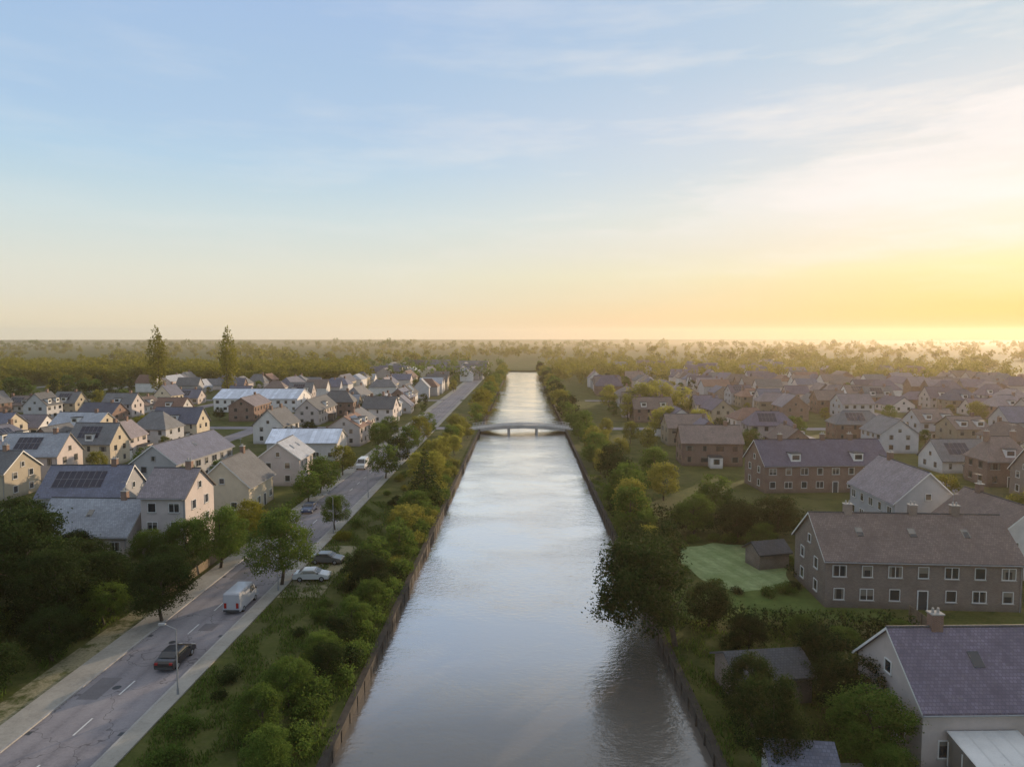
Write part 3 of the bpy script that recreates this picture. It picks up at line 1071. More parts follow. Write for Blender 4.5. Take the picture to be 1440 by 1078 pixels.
# ---- named houses close by
BOX = []      # taken plots: x0,x1,y0,y1


def take(x0, x1, y0, y1):
    BOX.append((x0, x1, y0, y1))


house('detached_house', 'violet-grey slate roofed house nearest the camera on the right edge', 36.0, 51.2, R(2), 17, 8.6, 4.6, 8.3, 'wall_pink', 'roof_purple', 2, chim=2, sky_=2, door='green_paint')
take(24, 46, 42, 58)
house('terraced_house', 'long brown brick terrace with brown tiled roof behind the dark hedge', 44.5, 80.5, R(-3), 21, 10, 5.6, 9.4, 'wall_brown', 'roof_brown', 2, chim=3, dorm=0, sky_=3)
take(33, 57, 72, 90)
house('detached_house', 'white walled gabled house at the right edge beside brown terrace', 62.5, 91, R(92), 12, 9, 5.4, 9.0, 'wall_white', 'roof_brown', 2, chim=1)
take(57, 69, 84, 99)
house('terraced_house', 'purple slate roofed terrace in the middle of the right bank gardens', 59, 139, R(4), 25, 10, 5.6, 9.6, 'wall_brick', 'roof_purple', 2, chim=3, dorm=2)
take(45, 74, 128, 149)
house('detached_house', 'grey walled house with mauve roof and tall gable behind brown terrace', 60, 109, R(88), 15, 9.5, 5.8, 10.2, 'wall_grey', 'roof_mauve', 2, chim=1)
take(53, 68, 99, 119)
house('townhouse', 'tall narrow pink rendered townhouse facing the canal road', -49.2, 97, R(-1), 6.2, 8.4, 8.4, 11.4, 'wall_pink', 'roof_mauve', 2, chim=1)
house('detached_house', 'low house with pale blue-grey roof beside the tall pink one', -60.6, 97, R(-2), 13.6, 9.6, 3.2, 7.0, 'wall_pink', 'roof_pale', 2, chim=1, sky_=1)
take(-69, -45, 90, 106)
house('detached_house', 'house with navy solar covered roof behind the pale roofed one', -71.5, 113, R(3), 13, 9, 4.8, 8.8, 'wall_grey', 'roof_slate', 2, chim=1, solar=9)
take(-80, -62, 106, 121)
house('detached_house', 'cream gabled house facing the canal road beyond the pink gable', -51, 121, R(91), 12, 9, 5.0, 9.2, 'wall_cream', 'roof_grey', 2, chim=1)
take(-58, -44, 112, 129)
house('hall', 'shining pale metal roofed hall beside the canal road', -54, 172, R(2), 17, 11, 4.6, 7.2, 'wall_white', 'roof_metal', 2, chim=0, cat='hall')
take(-66, -42, 163, 181)
house('hall', 'broad pale roofed sports hall far back on the left', -108, 286, R(0), 34, 18, 5.6, 8.8, 'wall_white', 'roof_metal', 1, chim=0, cat='hall')
take(-128, -88, 274, 298)

# lean-to conservatory on the nearest house
cons = thing('conservatory', 'white framed glass conservatory at the front of the violet roofed house', 'conservatory', (31.8, 45.0, 0), R(2))
q = MB(); q.box(-2.4, 2.4, -1.5, 1.5, 0, 0.6); q.build('base_wall', 'wall_white', cons)
q = MB()
for xx in (-2.4, -1.2, 0, 1.2, 2.4):
    q.box(xx - .05, xx + .05, -1.5, -1.4, .604, 2.3)
    q.quad([(xx - .05, -1.6, 2.36), (xx + .05, -1.6, 2.36), (xx + .05, 1.6, 3.0), (xx - .05, 1.6, 3.0)])
for yy in (0, 1.45):
    q.box(-2.45, -2.35, yy - .05, yy + .05, .604, 2.3); q.box(2.35, 2.45, yy - .05, yy + .05, .604, 2.3)
q.box(-2.5, 2.5, -1.55, -1.4, 2.302, 2.4)
q.build('frame', 'white_paint', cons)
q = MB()
q.quad([(-2.4, -1.46, .61), (2.4, -1.46, .61), (2.4, -1.46, 2.3), (-2.4, -1.46, 2.3)])
q.quad([(2.42, -1.5, .61), (2.42, 1.5, .61), (2.42, 1.5, 2.9), (2.42, -1.5, 2.3)])
q.quad([(-2.42, 1.5, .61), (-2.42, -1.5, .61), (-2.42, -1.5, 2.3), (-2.42, 1.5, 2.9)])
q.build('glazing', 'window_glass', cons)
q = MB()
q.quad([(-2.5, -1.6, 2.34), (2.5, -1.6, 2.34), (2.5, 1.6, 2.98), (-2.5, 1.6, 2.98)])
q.build('roof_panel', 'white_paint', cons)

house('garden_shed', 'dark felt roofed boathouse by the right bank trees', 20.4, 57.5, R(8), 6.4, 4.6, 2.4, 3.5, 'wall_brown', 'roof_charcoal', 0, chim=0, cat='shed')
take(15.5, 25, 54, 61)
house('garden_shed', 'small blue-grey roofed garden shed at the bottom edge of picture', 18.6, 45.2, R(-6), 4.0, 3.0, 2.0, 2.9, 'wall_grey', 'roof_slate', 0, chim=0, cat='shed')
house('garden_shed', 'black timber shed standing on the pale green lawn', 32.4, 90.5, R(15), 4.4, 3.2, 2.2, 3.2, 'wall_brown', 'roof_charcoal', 0, chim=0, cat='shed')

# ---- rows of houses
ORD = ['first', 'second', 'third', 'fourth', 'fifth', 'sixth', 'seventh', 'eighth', 'ninth', 'tenth', 'eleventh', 'twelfth', 'thirteenth', 'fourteenth',
       'fifteenth', 'sixteenth', 'seventeenth', 'eighteenth', 'nineteenth', 'twentieth', 'twenty-first', 'twenty-second', 'twenty-third', 'twenty-fourth',
       'twenty-fifth', 'twenty-sixth', 'twenty-seventh', 'twenty-eighth', 'twenty-ninth', 'thirtieth']
RNAME = dict(roof_grey='grey', roof_slate='slate-blue', roof_purple='purple-grey', roof_brown='brown', roof_red='red', roof_charcoal='charcoal', roof_pale='pale grey', roof_navy='navy', roof_mauve='mauve')
WNAME = dict(wall_white='white', wall_cream='cream', wall_pink='pinkish', wall_brick='red brick', wall_brown='brown brick', wall_sand='sand', wall_grey='grey')
LP = ['roof_grey'] * 4 + ['roof_slate'] * 3 + ['roof_pale'] * 2 + ['roof_charcoal', 'roof_brown', 'roof_mauve', 'roof_red']
RP = ['roof_mauve'] * 3 + ['roof_brown'] * 4 + ['roof_purple'] * 3 + ['roof_grey'] * 2 + ['roof_slate', 'roof_red']
WL = ['wall_white'] * 3 + ['wall_pink'] * 3 + ['wall_cream'] * 2 + ['wall_sand'] + ['wall_grey'] * 2 + ['wall_brick']
WR = ['wall_white'] * 2 + ['wall_pink'] * 3 + ['wall_grey'] * 2 + ['wall_brick'] * 2 + ['wall_brown'] + ['wall_sand']
LOTS = []
take(-188, -180, 340, 350); take(-151, -144, 340, 350)


def free(x, y, r):
    return all(not (a - r < x < b + r and c - r < y < d + r) for a, b, c, d in BOX)


NH = 0
rows = []
for i, st in enumerate([-34.0] + LST):
    rows.append((st - 16, st)); rows.append((st - 39, st - 52))
lrows = [(-51, 0), (-73, 1), (-102, 2), (-126, 3), (-154, 4), (-178, 5), (-206, 6), (-230, 7), (-258, 8), (-282, 9)]
rrows = [(46, 0), (70, 1), (100, 2), (124, 3), (154, 4), (178, 5), (208, 6), (232, 7), (262, 8), (286, 9)]
for side, rws, RPAL, WPAL in (('left', lrows, LP, WL), ('right', rrows, RP, WR)):
    for rx, ri in rws:
        y = max(112 if side == 'left' else 100, abs(rx) / 0.80 - 4) + random.uniform(0, 5)
        oi = 0
        while y < 455:
            L = random.uniform(9, 13.5); wd = random.uniform(7.2, 9.6)
            if random.random() < .22:
                L = random.uniform(17, 24)
            along = random.random() < (.45 if side == 'left' else .35)
            ext = (L if along else wd)
            yc = y + ext / 2
            x = rx + random.uniform(-2.0, 2.0)
            y += ext + random.uniform(3.5, 8.5)
            if min(abs(yc - c) for c in CROSS) < ext / 2 + 5:
                continue
            if (x / yc < -.55 and yc > 285) or (side == 'left' and ri > 2 and yc > 425):
                continue
            if not free(x, yc, 8) or random.random() < .06:
                LOTS.append((side, ri, None, x, yc)); continue
            ze = random.choice([3.0, 5.1, 5.2, 5.4, 5.6]); zr = ze + random.uniform(2.8, 4.2)
            if not along and L > 15:
                L = 14
            roof = random.choice(RPAL); wall = random.choice(WPAL)
            det = 2 if yc < 150 else (1 if yc < 330 else 0)
            rz = (R(90) if along else 0) + R(random.uniform(-5, 5))
            hip = random.choice([0, 0, 0, wd * .4])
            lab = '%s-roofed %s-walled house, %s back in the %s row %s of the canal' % (RNAME[roof], WNAME[wall].replace(' ', '-'), ORD[oi], ORD[ri], side)
            house('house', lab, x, yc, rz, L, wd, ze, zr, wall, roof, det, hip=hip, chim=random.choice([0, 1, 1, 2]) if det else random.choice([0, 1]),
                  dorm=(random.choice([0, 0, 1, 2]) if det else 0), sky_=random.choice([0, 0, 1, 2]) if det == 2 else 0, solar=(random.choice([0, 0, 0, 5]) if det else 0),
                  group='houses in rows %s of the canal' % side, faces=('SNEW' if det == 2 else ('SE' if side == 'left' else 'SW') if not along else 'SNEW'))
            LOTS.append((side, ri, oi, x, yc))
            oi += 1; NH += 1

# houses beyond the town rows, half lost in haze
k = 0
for i in range(46):
    x = random.choice([random.uniform(-300, -25), random.uniform(-230, -25), random.uniform(40, 330)])
    y = random.uniform(475, 700)
    if x < -120:
        x = random.uniform(-110, -25)
    roof = random.choice(LP if x < 0 else RP)
    wall = random.choice(WL)
    house('house', 'small distant house in the hazy district near the horizon', x, y, random.choice([0, R(90)]) + R(random.uniform(-8, 8)), random.uniform(10, 20), random.uniform(8, 11), 5.2, random.uniform(8, 9.5), wall, roof, 0,
          chim=0, group='distant houses near the horizon')
    NH += 1

# ----------------------------------------------------------------- trees placed by eye
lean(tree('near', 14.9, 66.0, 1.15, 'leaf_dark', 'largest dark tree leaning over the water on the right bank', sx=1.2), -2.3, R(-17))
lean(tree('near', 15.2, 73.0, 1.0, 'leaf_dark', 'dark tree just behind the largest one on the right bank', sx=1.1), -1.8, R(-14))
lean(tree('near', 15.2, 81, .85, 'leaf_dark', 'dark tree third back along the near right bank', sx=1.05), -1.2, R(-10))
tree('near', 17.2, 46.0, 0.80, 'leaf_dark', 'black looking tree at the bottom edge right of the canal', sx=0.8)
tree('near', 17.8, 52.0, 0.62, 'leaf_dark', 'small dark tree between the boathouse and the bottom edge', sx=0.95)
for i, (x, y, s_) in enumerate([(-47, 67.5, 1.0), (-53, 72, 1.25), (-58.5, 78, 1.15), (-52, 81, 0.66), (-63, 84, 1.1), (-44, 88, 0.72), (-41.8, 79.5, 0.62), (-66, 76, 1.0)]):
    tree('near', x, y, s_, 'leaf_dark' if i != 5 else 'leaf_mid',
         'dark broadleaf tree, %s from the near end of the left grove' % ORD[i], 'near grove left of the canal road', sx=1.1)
for i, (x, y, s_, lm_) in enumerate([(-38.2, 71, .8, 'leaf_dark'), (-29.3, 82, 1.02, 'leaf_mid'), (-39.4, 88, .9, 'leaf_mid'), (-39.3, 97, .75, 'leaf_olive'), (-29.3, 106, .62, 'leaf_mid'), (-39.3, 132, .8, 'leaf_mid'), (-29.3, 146, .85, 'leaf_mid'),
                                     (-39.3, 149, .75, 'leaf_yellow'), (-29.3, 160, .8, 'leaf_dark'), (-39.3, 186, .8, 'leaf_mid'), (-29.3, 176, .85, 'leaf_mid'), (-29.3, 193, .9, 'leaf_yellow'), (-39.3, 204, .8, 'leaf_mid'), (-29.3, 210, .85, 'leaf_mid')]):
    tree('near' if y < 110 else 'broad', x, y, s_, lm_, 'green street tree on the canal road kerb, %s from the camera' % ORD[i], 'street trees along the canal road')
tree('conifer', -17.5, 122, 1.15, 'leaf_dark', 'tall black conifer on the left bank of the canal', sx=1.35)
tree('conifer', -19.2, 131, 0.8, 'leaf_dark', 'shorter conifer behind the black one on left bank')
tree('poplar', -184, 345, 2.0, 'leaf_olive', 'leftmost of two tall trees rising above the left horizon', name='tall_tree', sx=0.85)
tree('poplar', -147.8, 345, 2.0, 'leaf_olive', 'rightmost of two tall trees rising above the left horizon', name='tall_tree', sx=0.85)

# shrubs on the left bank, dense near the water
k = 0
for i in range(58):
    y = 44 + i * 2.1 + random.uniform(-.5, .5)
    if random.random() < .12:
        continue
    s_ = random.uniform(.95, 1.9) * (1.0 if y < 100 else 1.25)
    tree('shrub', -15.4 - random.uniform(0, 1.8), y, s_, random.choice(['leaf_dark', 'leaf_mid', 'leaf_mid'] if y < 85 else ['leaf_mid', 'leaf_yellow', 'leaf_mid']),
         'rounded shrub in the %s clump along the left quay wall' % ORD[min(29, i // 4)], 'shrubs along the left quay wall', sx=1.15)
for i in range(26):
    y = 42 + i * 4.2 + random.uniform(-1, 1); x = random.uniform(-27, -19)
    if 76 < y < 100 and x < -23:
        continue
    tree('shrub', x, y, random.uniform(.6, 1.3), random.choice(['leaf_mid', 'leaf_dark', 'leaf_mid', 'leaf_olive']),
         'low bush on the grass verge, %s from the camera' % ORD[i], 'bushes on the left verge', sx=1.2)
i = 0
for y0 in range(46, 134, 4):
    y = y0 + random.uniform(-1.5, 1.5); x = random.uniform(-19.5, -16.4)
    if 62 < y < 72 and x < -19: x = -18
    dk = y < 92  # farther belt trees take lighter leaf colours, painting in sunlit patches
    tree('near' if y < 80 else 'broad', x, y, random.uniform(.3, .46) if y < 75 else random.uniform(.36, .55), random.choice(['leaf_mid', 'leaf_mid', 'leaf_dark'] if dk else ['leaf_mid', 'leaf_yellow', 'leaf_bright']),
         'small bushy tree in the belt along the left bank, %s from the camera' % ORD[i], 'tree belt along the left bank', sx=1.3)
    i += 1
for i, (x, y, s_, k_) in enumerate([(-45, 55, .62, 0), (-50, 59, .7, 0), (-43.8, 62, .55, 0), (-55, 64, .85, 0), (-46, 74, .75, 0), (-43.8, 70, .5, 1), (-60, 70, 1.0, 0), (-49, 88, .55, 1), (-44, 82, .5, 0), (-57, 86, .6, 0)]):
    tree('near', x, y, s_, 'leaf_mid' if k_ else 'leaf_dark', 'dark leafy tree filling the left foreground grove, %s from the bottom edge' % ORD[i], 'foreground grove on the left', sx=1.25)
for i in range(22):
    tree('shrub', random.uniform(-56, -43.6), random.uniform(52, 90), random.uniform(.8, 1.7), random.choice(['leaf_dark', 'leaf_dark', 'leaf_mid']), 'undergrowth bush beneath the left grove, %s from the road' % ORD[i], 'undergrowth of the left grove', sx=1.3)
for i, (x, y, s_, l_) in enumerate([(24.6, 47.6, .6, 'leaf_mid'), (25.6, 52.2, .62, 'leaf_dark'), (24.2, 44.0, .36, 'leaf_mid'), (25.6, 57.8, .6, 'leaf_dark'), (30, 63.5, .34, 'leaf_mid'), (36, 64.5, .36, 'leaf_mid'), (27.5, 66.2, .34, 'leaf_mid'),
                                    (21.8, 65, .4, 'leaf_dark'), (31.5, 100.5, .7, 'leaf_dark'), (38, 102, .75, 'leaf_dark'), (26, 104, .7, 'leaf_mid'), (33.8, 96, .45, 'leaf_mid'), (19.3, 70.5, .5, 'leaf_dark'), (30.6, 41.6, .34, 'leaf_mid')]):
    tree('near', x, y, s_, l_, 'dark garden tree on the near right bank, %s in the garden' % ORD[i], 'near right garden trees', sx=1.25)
# trees on the left bank further on
y = 136.0; i = 0
while y < 225:
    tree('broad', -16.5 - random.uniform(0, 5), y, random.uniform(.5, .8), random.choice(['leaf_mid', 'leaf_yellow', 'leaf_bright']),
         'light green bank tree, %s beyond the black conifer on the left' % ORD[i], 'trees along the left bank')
    y += random.uniform(5, 9); i += 1
y = 240.0; i = 0
while y < 600:
    tree('far', -14.6 - random.uniform(0, 3), y, random.uniform(.8, 1.2), random.choice(['leaf_mid', 'leaf_olive', 'leaf_yellow']),
         'left bank tree, %s beyond the bridge' % ORD[min(29, i)], 'bank trees beyond the bridge')
    y += random.uniform(7, 12); i += 1
# right bank
i = 0
for i in range(30):
    y = 86 + i * 4.6 + random.uniform(-1, 1)
    x = random.uniform(16, 22) if i % 3 else random.uniform(24, 34)
    if y < 104 and x > 20:
        x = 18
    tree('broad', x, y, random.uniform(.5, .95), random.choice(['leaf_mid', 'leaf_dark', 'leaf_mid', 'leaf_yellow'] if y < 150 else ['leaf_mid', 'leaf_yellow', 'leaf_mid']),
         'broadleaf tree in the right bank belt, %s from the near end' % ORD[i], 'tree belt on the right bank')
i = 0; y = 240.0
while y < 600:
    tree('far', 14.6 + random.uniform(0, 4), y, random.uniform(.8, 1.2), random.choice(['leaf_mid', 'leaf_dark', 'leaf_yellow']),
         'right bank tree, %s beyond the bridge' % ORD[min(29, i)], 'bank trees beyond the bridge')
    y += random.uniform(7, 12); i += 1
for i in range(28):
    y = random.uniform(292, 425); x = -y * random.uniform(.57, .78)
    tree('far', x, y, random.uniform(.8, 1.3), random.choice(['leaf_olive', 'leaf_olive', 'leaf_mid', 'leaf_dark']), 'tree at the far left edge of town, %s of the copse' % ORD[i], 'copse at the left edge of town')
for i, (x, y, s_) in enumerate([(46, 262, 1.5), (54, 275, 1.5), (38, 250, 1.1), (62, 268, 1.3), (36, 285, 1.2), (44, 212, 1.05), (52, 205, 1.0)]):
    tree('broad', x, y, s_, 'leaf_bright', 'bright yellow-green tree, %s of the clump right of the bridge' % ORD[i], 'bright clump right of the bridge')
for i in range(14):
    tree('shrub', 15.3 + random.uniform(0, 1.8), 84 + i * 3.4, random.uniform(.9, 1.5), random.choice(['leaf_mid', 'leaf_dark']), 'waterside shrub on the right bank, %s from the near end' % ORD[i], 'shrubs along the right quay wall', sx=1.2)
hedge(17.5, 70.3, 39, 67.6, 2.7, 1.6, 'leaf_dark', 'tall dark hedge across the gardens right of canal', seed=3)
hedge(16.5, 107, 44, 104.5, 4.4, 2.2, 'leaf_dark', 'dark hedge behind the pale green lawn', seed=4)
hedge(22, 61.6, 34, 60.2, 1.5, 1.2, 'leaf_mid', 'lighter clipped hedge behind the boathouse', seed=5)
hedge(25.6, 41, 25.3, 47, 1.3, 1.0, 'leaf_dark', 'short hedge beside the patio at bottom right', seed=6)
hedge(-40.9, 92, -40.9, 128, 1.5, 1.1, 'leaf_mid', 'long front garden hedge along the canal road', seed=7)
for i in range(16):
    a_ = i * 2 * math.pi / 16 + random.uniform(-.15, .15)
    tree('shrub', 28.0 + 7.6 * math.cos(a_), 90.4 + 11.0 * math.sin(a_), random.uniform(.6, 1.25), random.choice(['leaf_mid', 'leaf_dark', 'leaf_mid']), 'border shrub around the pale lawn, %s going round it' % ORD[i], 'border of the pale lawn', sx=1.3)
for i in range(12):
    tree('shrub', random.uniform(18, 38), random.uniform(60, 67), random.uniform(.7, 1.4), random.choice(['leaf_mid', 'leaf_dark']), 'garden bush between dark hedge and boathouse, %s of the twelve' % ORD[i], 'bushes in the near right garden', sx=1.2)

# garden trees beside the houses
KN = {'leaf_dark': 'dark', 'leaf_mid': 'green', 'leaf_yellow': 'yellow-green', 'leaf_olive': 'olive', 'leaf_bright': 'bright'}
NG = 0
for side, ri, oi, x, y in LOTS:
    kind = 'broad' if y < 260 else 'far'
    for s in (-1, 1):
        if random.random() > (.42 if y < 300 else .36) or NG > 235:
            continue
        lm_ = random.choice(['leaf_mid', 'leaf_mid', 'leaf_dark', 'leaf_yellow', 'leaf_olive'])
        tx = x + s * random.uniform(8.5, 11.5); ty = y + random.uniform(-5, 5)
        if not free(tx, ty, 1) or min(abs(tx - a) for a in LST + RST + [-34]) < 4.5 or min(abs(ty - c) for c in CROSS) < 5:
            continue
        if oi is None:
            lab = '%s garden tree in a gap of the %s house row %s of canal' % (KN[lm_], ORD[ri], side)
        else:
            lab = '%s garden tree by house %s back in the %s row %s of canal' % (KN[lm_], ORD[oi], ORD[ri], side)
        tree(kind, tx, ty, random.uniform(.4, .85), lm_, lab, 'garden trees %s of the canal' % side)
        NG += 1


def rough_grass(name, label, strips, n, seed):
    rg = np.random.default_rng(seed)
    P = []
    for x0, x1, y0, y1, wgt in strips:
        k_ = int(n * wgt)
        P.append(np.stack([rg.uniform(x0, x1, k_), y0 + (y1 - y0) * rg.random(k_) ** 1.25, np.zeros(k_)], 1))
    P = np.concatenate(P)
    keep = np.sin(P[:, 0] * 1.7 + 3 * np.sin(P[:, 1] * .31)) + np.sin(P[:, 1] * .83 + P[:, 0]) + rg.normal(size=len(P)) * .5 > -.2
    P = P[keep]; k_ = len(P)
    a = rg.uniform(0, 6.28, k_); h = rg.uniform(.12, .42, k_); wd = rg.uniform(.03, .08, k_)
    d = np.stack([np.cos(a), np.sin(a), np.zeros(k_)], 1)
    lean = np.stack([rg.normal(size=k_) * .12, rg.normal(size=k_) * .12, h], 1)
    V = np.stack([P - d * wd[:, None], P + d * wd[:, None], P + lean + d * wd[:, None] * .25, P + lean - d * wd[:, None] * .25], 1).reshape(-1, 3)
    me = bpy.data.meshes.new(name)
    me.vertices.add(4 * k_); me.loops.add(4 * k_); me.polygons.add(k_)
    me.vertices.foreach_set('co', V.astype(np.float32).ravel())
    me.loops.foreach_set('vertex_index', np.arange(4 * k_, dtype=np.int32))
    me.polygons.foreach_set('loop_start', np.arange(0, 4 * k_, 4, dtype=np.int32))
    me.polygons.foreach_set('loop_total', np.full(k_, 4, dtype=np.int32))
    at = me.attributes.new('tint', 'FLOAT', 'POINT')
    at.data.foreach_set('value', np.repeat(rg.random(k_), 4).astype(np.float32))
    me.update(); me.validate()
    o = link_mesh(name, me, 'leaf_mid')
    o['label'] = label; o['category'] = 'grass'; o['kind'] = 'stuff'


rough_grass('rough_grass', 'long tufted grass on both canal banks and lawns', [(-28.3, -14.1, 40, 125, .5), (14.1, 17, 42, 150, .12), (16, 40, 43, 75, .28), (-58, -43.2, 50, 90, .2)], 90000, 77)


# far woods that read as one mass
def wood(name, label, n, xr, yr, hr, lm, seed, per=9, leaf=1.0):
    rg = np.random.default_rng(seed)
    cs = []; rs = []
    for i in range(n):
        y = yr[0] + (yr[1] - yr[0]) * rg.random() ** 1.3
        x = rg.uniform(*xr) * (y / yr[1])
        if abs(x) < 20 and y < CE:
            continue
        h = rg.uniform(*hr)
        if y > 780:
            cl_ = math.sin(x * .011 + 2 * math.sin(y * .006)) + math.sin(x * .031 + y * .013)
            if cl_ < -.5:
                continue
            h *= .8 + .22 * (cl_ + .5)
        for j in range(5):
            cs.append((x + rg.normal() * h * .22, y + rg.normal() * h * .22, h * (0.25 + .6 * rg.random()))); rs.append(h * rg.uniform(.16, .3))
    me = leaf_mesh(name, cs, rs, per, leaf, .9, seed)
    o = link_mesh(name, me, lm)
    o['label'] = label; o['category'] = 'wood'; o['kind'] = 'stuff'
    return o


wood('wood', 'olive wood closing off the town on the left', 800, (-520, -150), (435, 640), (9, 14), 'leaf_olive', 51, 5, .8)
wood('wood', 'green trees scattered through the distant district in middle', 150, (-260, -20), (470, 760), (7, 11), 'leaf_mid', 52, 5, .8)
wood('wood', 'hazy trees through the distant district on the right', 420, (22, 560), (470, 800), (7, 12), 'leaf_olive', 53, 5, .8)
wood('wood', 'far hazy woodland stretching along the horizon', 900, (-1500, 1500), (800, 1900), (8, 15), 'leaf_olive', 54, 1.6, 1.7)
wood('wood', 'last pale line of trees on the horizon', 500, (-2700, 2700), (1900, 3400), (12, 22), 'leaf_mid', 55, .5, 3.2)

# ----------------------------------------------------------------- vehicles and street furniture


def car(label, x, y, rz, paint, van=False, group=None):
    o = thing('delivery_van' if van else 'parked_car', label, 'van' if van else 'car', (x, y, 0.02), rz, group)
    L, Wd = (5.2, 1.95) if van else (4.4, 1.78)
    if van:
        prof = [(-2.6, .35), (-2.6, 2.2), (-2.45, 2.35), (1.2, 2.35), (1.95, 1.35), (2.55, 1.05), (2.6, .4)]
    else:
        prof = [(-2.2, .35), (-2.22, .85), (-2.0, 1.0), (-1.55, 1.05), (-1.0, 1.42), (0.35, 1.45), (1.1, 1.0), (2.0, .82), (2.2, .62), (2.2, .32)]
    n = len(prof)
    bm = bmesh.new()
    secs = []
    for s, k in ((-1, .93), (-1, 1.0), (1, 1.0), (1, .93)):
        pass
    ring = []
    for yy, ins in ((-Wd / 2, .08), (-Wd / 2 + .10, 0), (Wd / 2 - .10, 0), (Wd / 2, .08)):
        r = []
        for px, pz in prof:
            tuck = max(0, pz - .95) * (.22 if not van else .07)
            yv = yy - math.copysign(tuck, yy)
            r.append(bm.verts.new((px * (1 - ins * .15), yv, .35 + (pz - .35) * (1 - ins * .35) if pz > .5 else pz)))
        ring.append(r)
    for a, b in zip(ring, ring[1:]):
        for i in range(n):
            j = (i + 1) % n
            bm.faces.new((a[i], a[j], b[j], b[i]))
    bm.faces.new(ring[0][::-1]); bm.faces.new(ring[-1])
    bmesh.ops.recalc_face_normals(bm, faces=bm.faces)
    me = bpy.data.meshes.new('body'); bm.to_mesh(me); bm.free()
    link_mesh('body', me, paint, o)
    gl = MB()
    if van:
        gl.quad([(1.27, -.78, 2.27), (1.27, .78, 2.27), (1.93, .82, 1.40), (1.93, -.82, 1.40)][::-1])
        gl.build('windscreen', 'window_glass', o)
        for s in (-1, 1):
            g2 = MB(); p_ = [(.35, s * .945, 1.4), (1.6, s * .945, 1.4), (1.1, s * .90, 2.1), (.35, s * .90, 2.1)]
            g2.quad([(a, b + s * .035, c) for a, b, c in (p_ if s < 0 else p_[::-1])]); g2.build('side_window', 'window_glass', o)
    else:
        gl.quad([(.43, -.66, 1.405), (1.06, -.74, 1.035), (1.06, .74, 1.035), (.43, .66, 1.405)]); w1 = gl
        for v_ in range(len(gl.v)):
            a, b, c = gl.v[v_]; gl.v[v_] = (a + .03, b, c + .03)
        gl.build('windscreen', 'window_glass', o)
        g2 = MB(); g2.quad([(-1.02, -.66, 1.43), (-1.02, .66, 1.43), (-1.54, .74, 1.09), (-1.54, -.74, 1.09)]); 
        g2.v = [(a - .02, b, c + .03) for a, b, c in g2.v]
        g2.build('rear_window', 'window_glass', o)
        for s in (-1, 1):
            g3 = MB(); p_ = [(-1.3, s * .905, 1.04), (.95, s * .905, 1.02), (.32, s * .83, 1.36), (-.95, s * .83, 1.34)]
            g3.quad(p_ if s < 0 else p_[::-1]); g3.build('side_window', 'window_glass', o)
    for s in (-1, 1):
        mm = MB(); xm = .9 if not van else 1.75; zm = 1.0 if not van else 1.42
        mm.box(xm - .1, xm + .06, *sorted((s * (Wd / 2 - .02), s * (Wd / 2 + .17))), zm, zm + .16); mm.build('wing_mirror', 'dark_paint', o)
    bp = MB(); bp.box(-L / 2 - .06, -L / 2 + .1, -Wd * .45, Wd * .45, .33, .55); bp.build('bumper', 'dark_paint', o)
    wx = (1.35, -1.3) if not van else (1.7, -1.6)
    for xx in wx:
        for s in (-1, 1):
            ty = MB(); ty.tube((xx, s * (Wd / 2 - .2), .32), (xx, s * (Wd / 2 + .01), .32), .32, .32, 18); wo = ty.build('wheel', 'rubber', o)
            rm = MB(); rm.tube((xx, s * (Wd / 2 + .011), .32), (xx, s * (Wd / 2 + .025), .32), .20, .18, 14); rm.build('rim', 'metal_grey', wo)
    for s in (-1, 1):
        xe = 2.2 if not van else 2.57
        hl = MB(); hl.box(xe - .12, xe + .025, s * .62 - .18, s * .62 + .18, .60, .76); hl.build('headlight', 'lamp_glass', o)
        tl = MB(); xe = -2.2 if not van else -2.6
        tl.box(xe - .035, xe + .1, s * .66 - .14, s * .66 + .14, .72, .92 if not van else 1.3); tl.build('tail_light', 'tail_red', o)
    return o


car('black car driving on the near part of the canal road', -32.2, 62.0, R(90), 'paint_black')
car('silver van on the canal road ahead of the black car', -31.6, 75.5, R(90), 'paint_silver', van=True)
car('red car parked at the left kerb of the canal road', -37.0, 104, R(-90), 'paint_red')
car('white car parked on the gravel bay by the canal', -26.2, 84.0, R(4), 'paint_white')
car('grey car at the far side of the gravel bay', -26.2, 90.5, R(-3), 'paint_grey')
car('blue car parked at the left kerb beyond the red one', -37.0, 118, R(-90), 'paint_blue')
car('white van parked by the kerb near the pale metal hall', -37.0, 158, R(-90), 'paint_white', van=True)
car('silver car parked at the left kerb short of the bridge', -37.0, 198, R(-90), 'paint_silver')


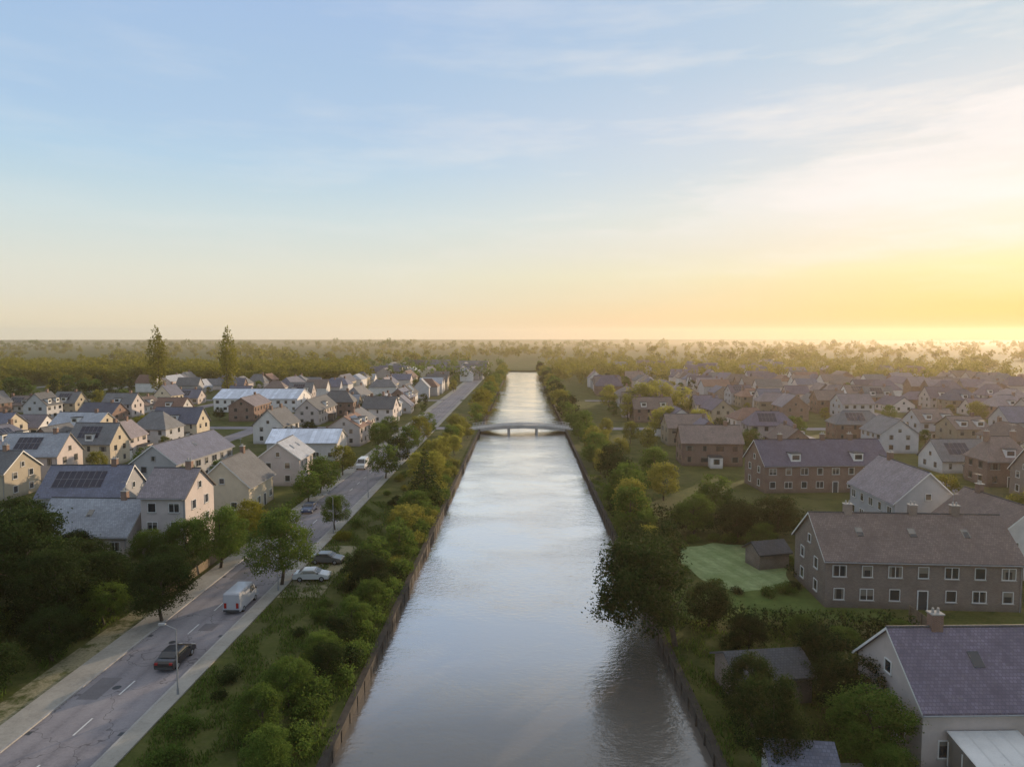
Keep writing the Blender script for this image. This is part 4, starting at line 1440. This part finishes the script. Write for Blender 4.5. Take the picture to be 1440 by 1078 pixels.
def lamp(x, y, label, rz):
    o = thing('street_lamp', label, 'street lamp', (x, y, 0.12), rz, 'street lamps along the canal road')
    q = MB(); q.tube((0, 0, 0), (0, 0, 5.6), .07, .045, 8); q.tube((0, 0, 0), (0, 0, .5), .11, .10, 8)
    q.tube((0, 0, 5.6), (-.9, 0, 6.0), .04, .03, 7)
    q.build('pole', 'metal_grey', o)
    q = MB(); q.box(-1.45, -.85, -.11, .11, 5.97, 6.08); h = q.build('lamp_head', 'metal_grey', o)
    q = MB(); q.box(-1.4, -.9, -.09, .09, 5.93, 5.968); q.build('lens', 'lamp_glass', h)


for i in range(8):
    lamp(-29.0, 56 + i * 24, 'grey street lamp on the canal road pavement, %s from the camera' % ORD[i], 0)


def fence(x0, y0, x1, y1, h, label, material='timber_pale'):
    L = math.hypot(x1 - x0, y1 - y0)
    o = thing('garden_fence', label, 'fence', (x0, y0, 0), math.atan2(y1 - y0, x1 - x0), 'garden fences')
    n = max(2, round(L / 2))
    q = MB()
    nb = int(L / .16)
    for i in range(nb):
        a = i * L / nb
        q.box(a + .006, a + L / nb - .006, -.015, .015, .05, h + random.uniform(-.03, .03))
    q.box(0, L, .017, .06, .35, .43); q.box(0, L, .017, .06, h - .4, h - .32)
    q.build('board_panel', material, o)
    for i in range(n + 1):
        p = MB(); a = i * L / n; p.box(a - .05, a + .05, .062, .16, -.05, h + .1); p.build('post', material, o)


nf = 0
for side, ri, oi, x, y in LOTS:
    if y < 215 and oi is not None and nf < 46:
        sg = -1 if (ri % 2 == 0) == (side == 'left') else 1
        if not free(x + sg * 12, y + 9, .5):
            continue
        x0_, x1_ = sorted((x + sg * 5, x + sg * 12.2))
        if min(abs(y + 9.2 - c) for c in CROSS) > 5 and min(abs(v - a) for a in LST + RST + [-34] for v in (x0_, x1_)) > 4.8:
            fence(x0_, y + 9.2, x1_, y + 9.2, 1.7, 'board fence behind house %s back in the %s row %s of canal' % (ORD[oi], ORD[ri], side), random.choice(['timber', 'timber_pale']))
            nf += 1
fence(41, 57.5, 41, 72, 1.8, 'weathered board fence between violet roofed house and brown terrace')
fence(16.2, 84.2, 21, 102, 1.5, 'board fence along the pale lawn beside the bank trees')
fence(-41.2, 76, -41.2, 91, 1.2, 'low board fence in front of the dark left grove')
print('houses', NH, 'garden trees', NG, NTREE)
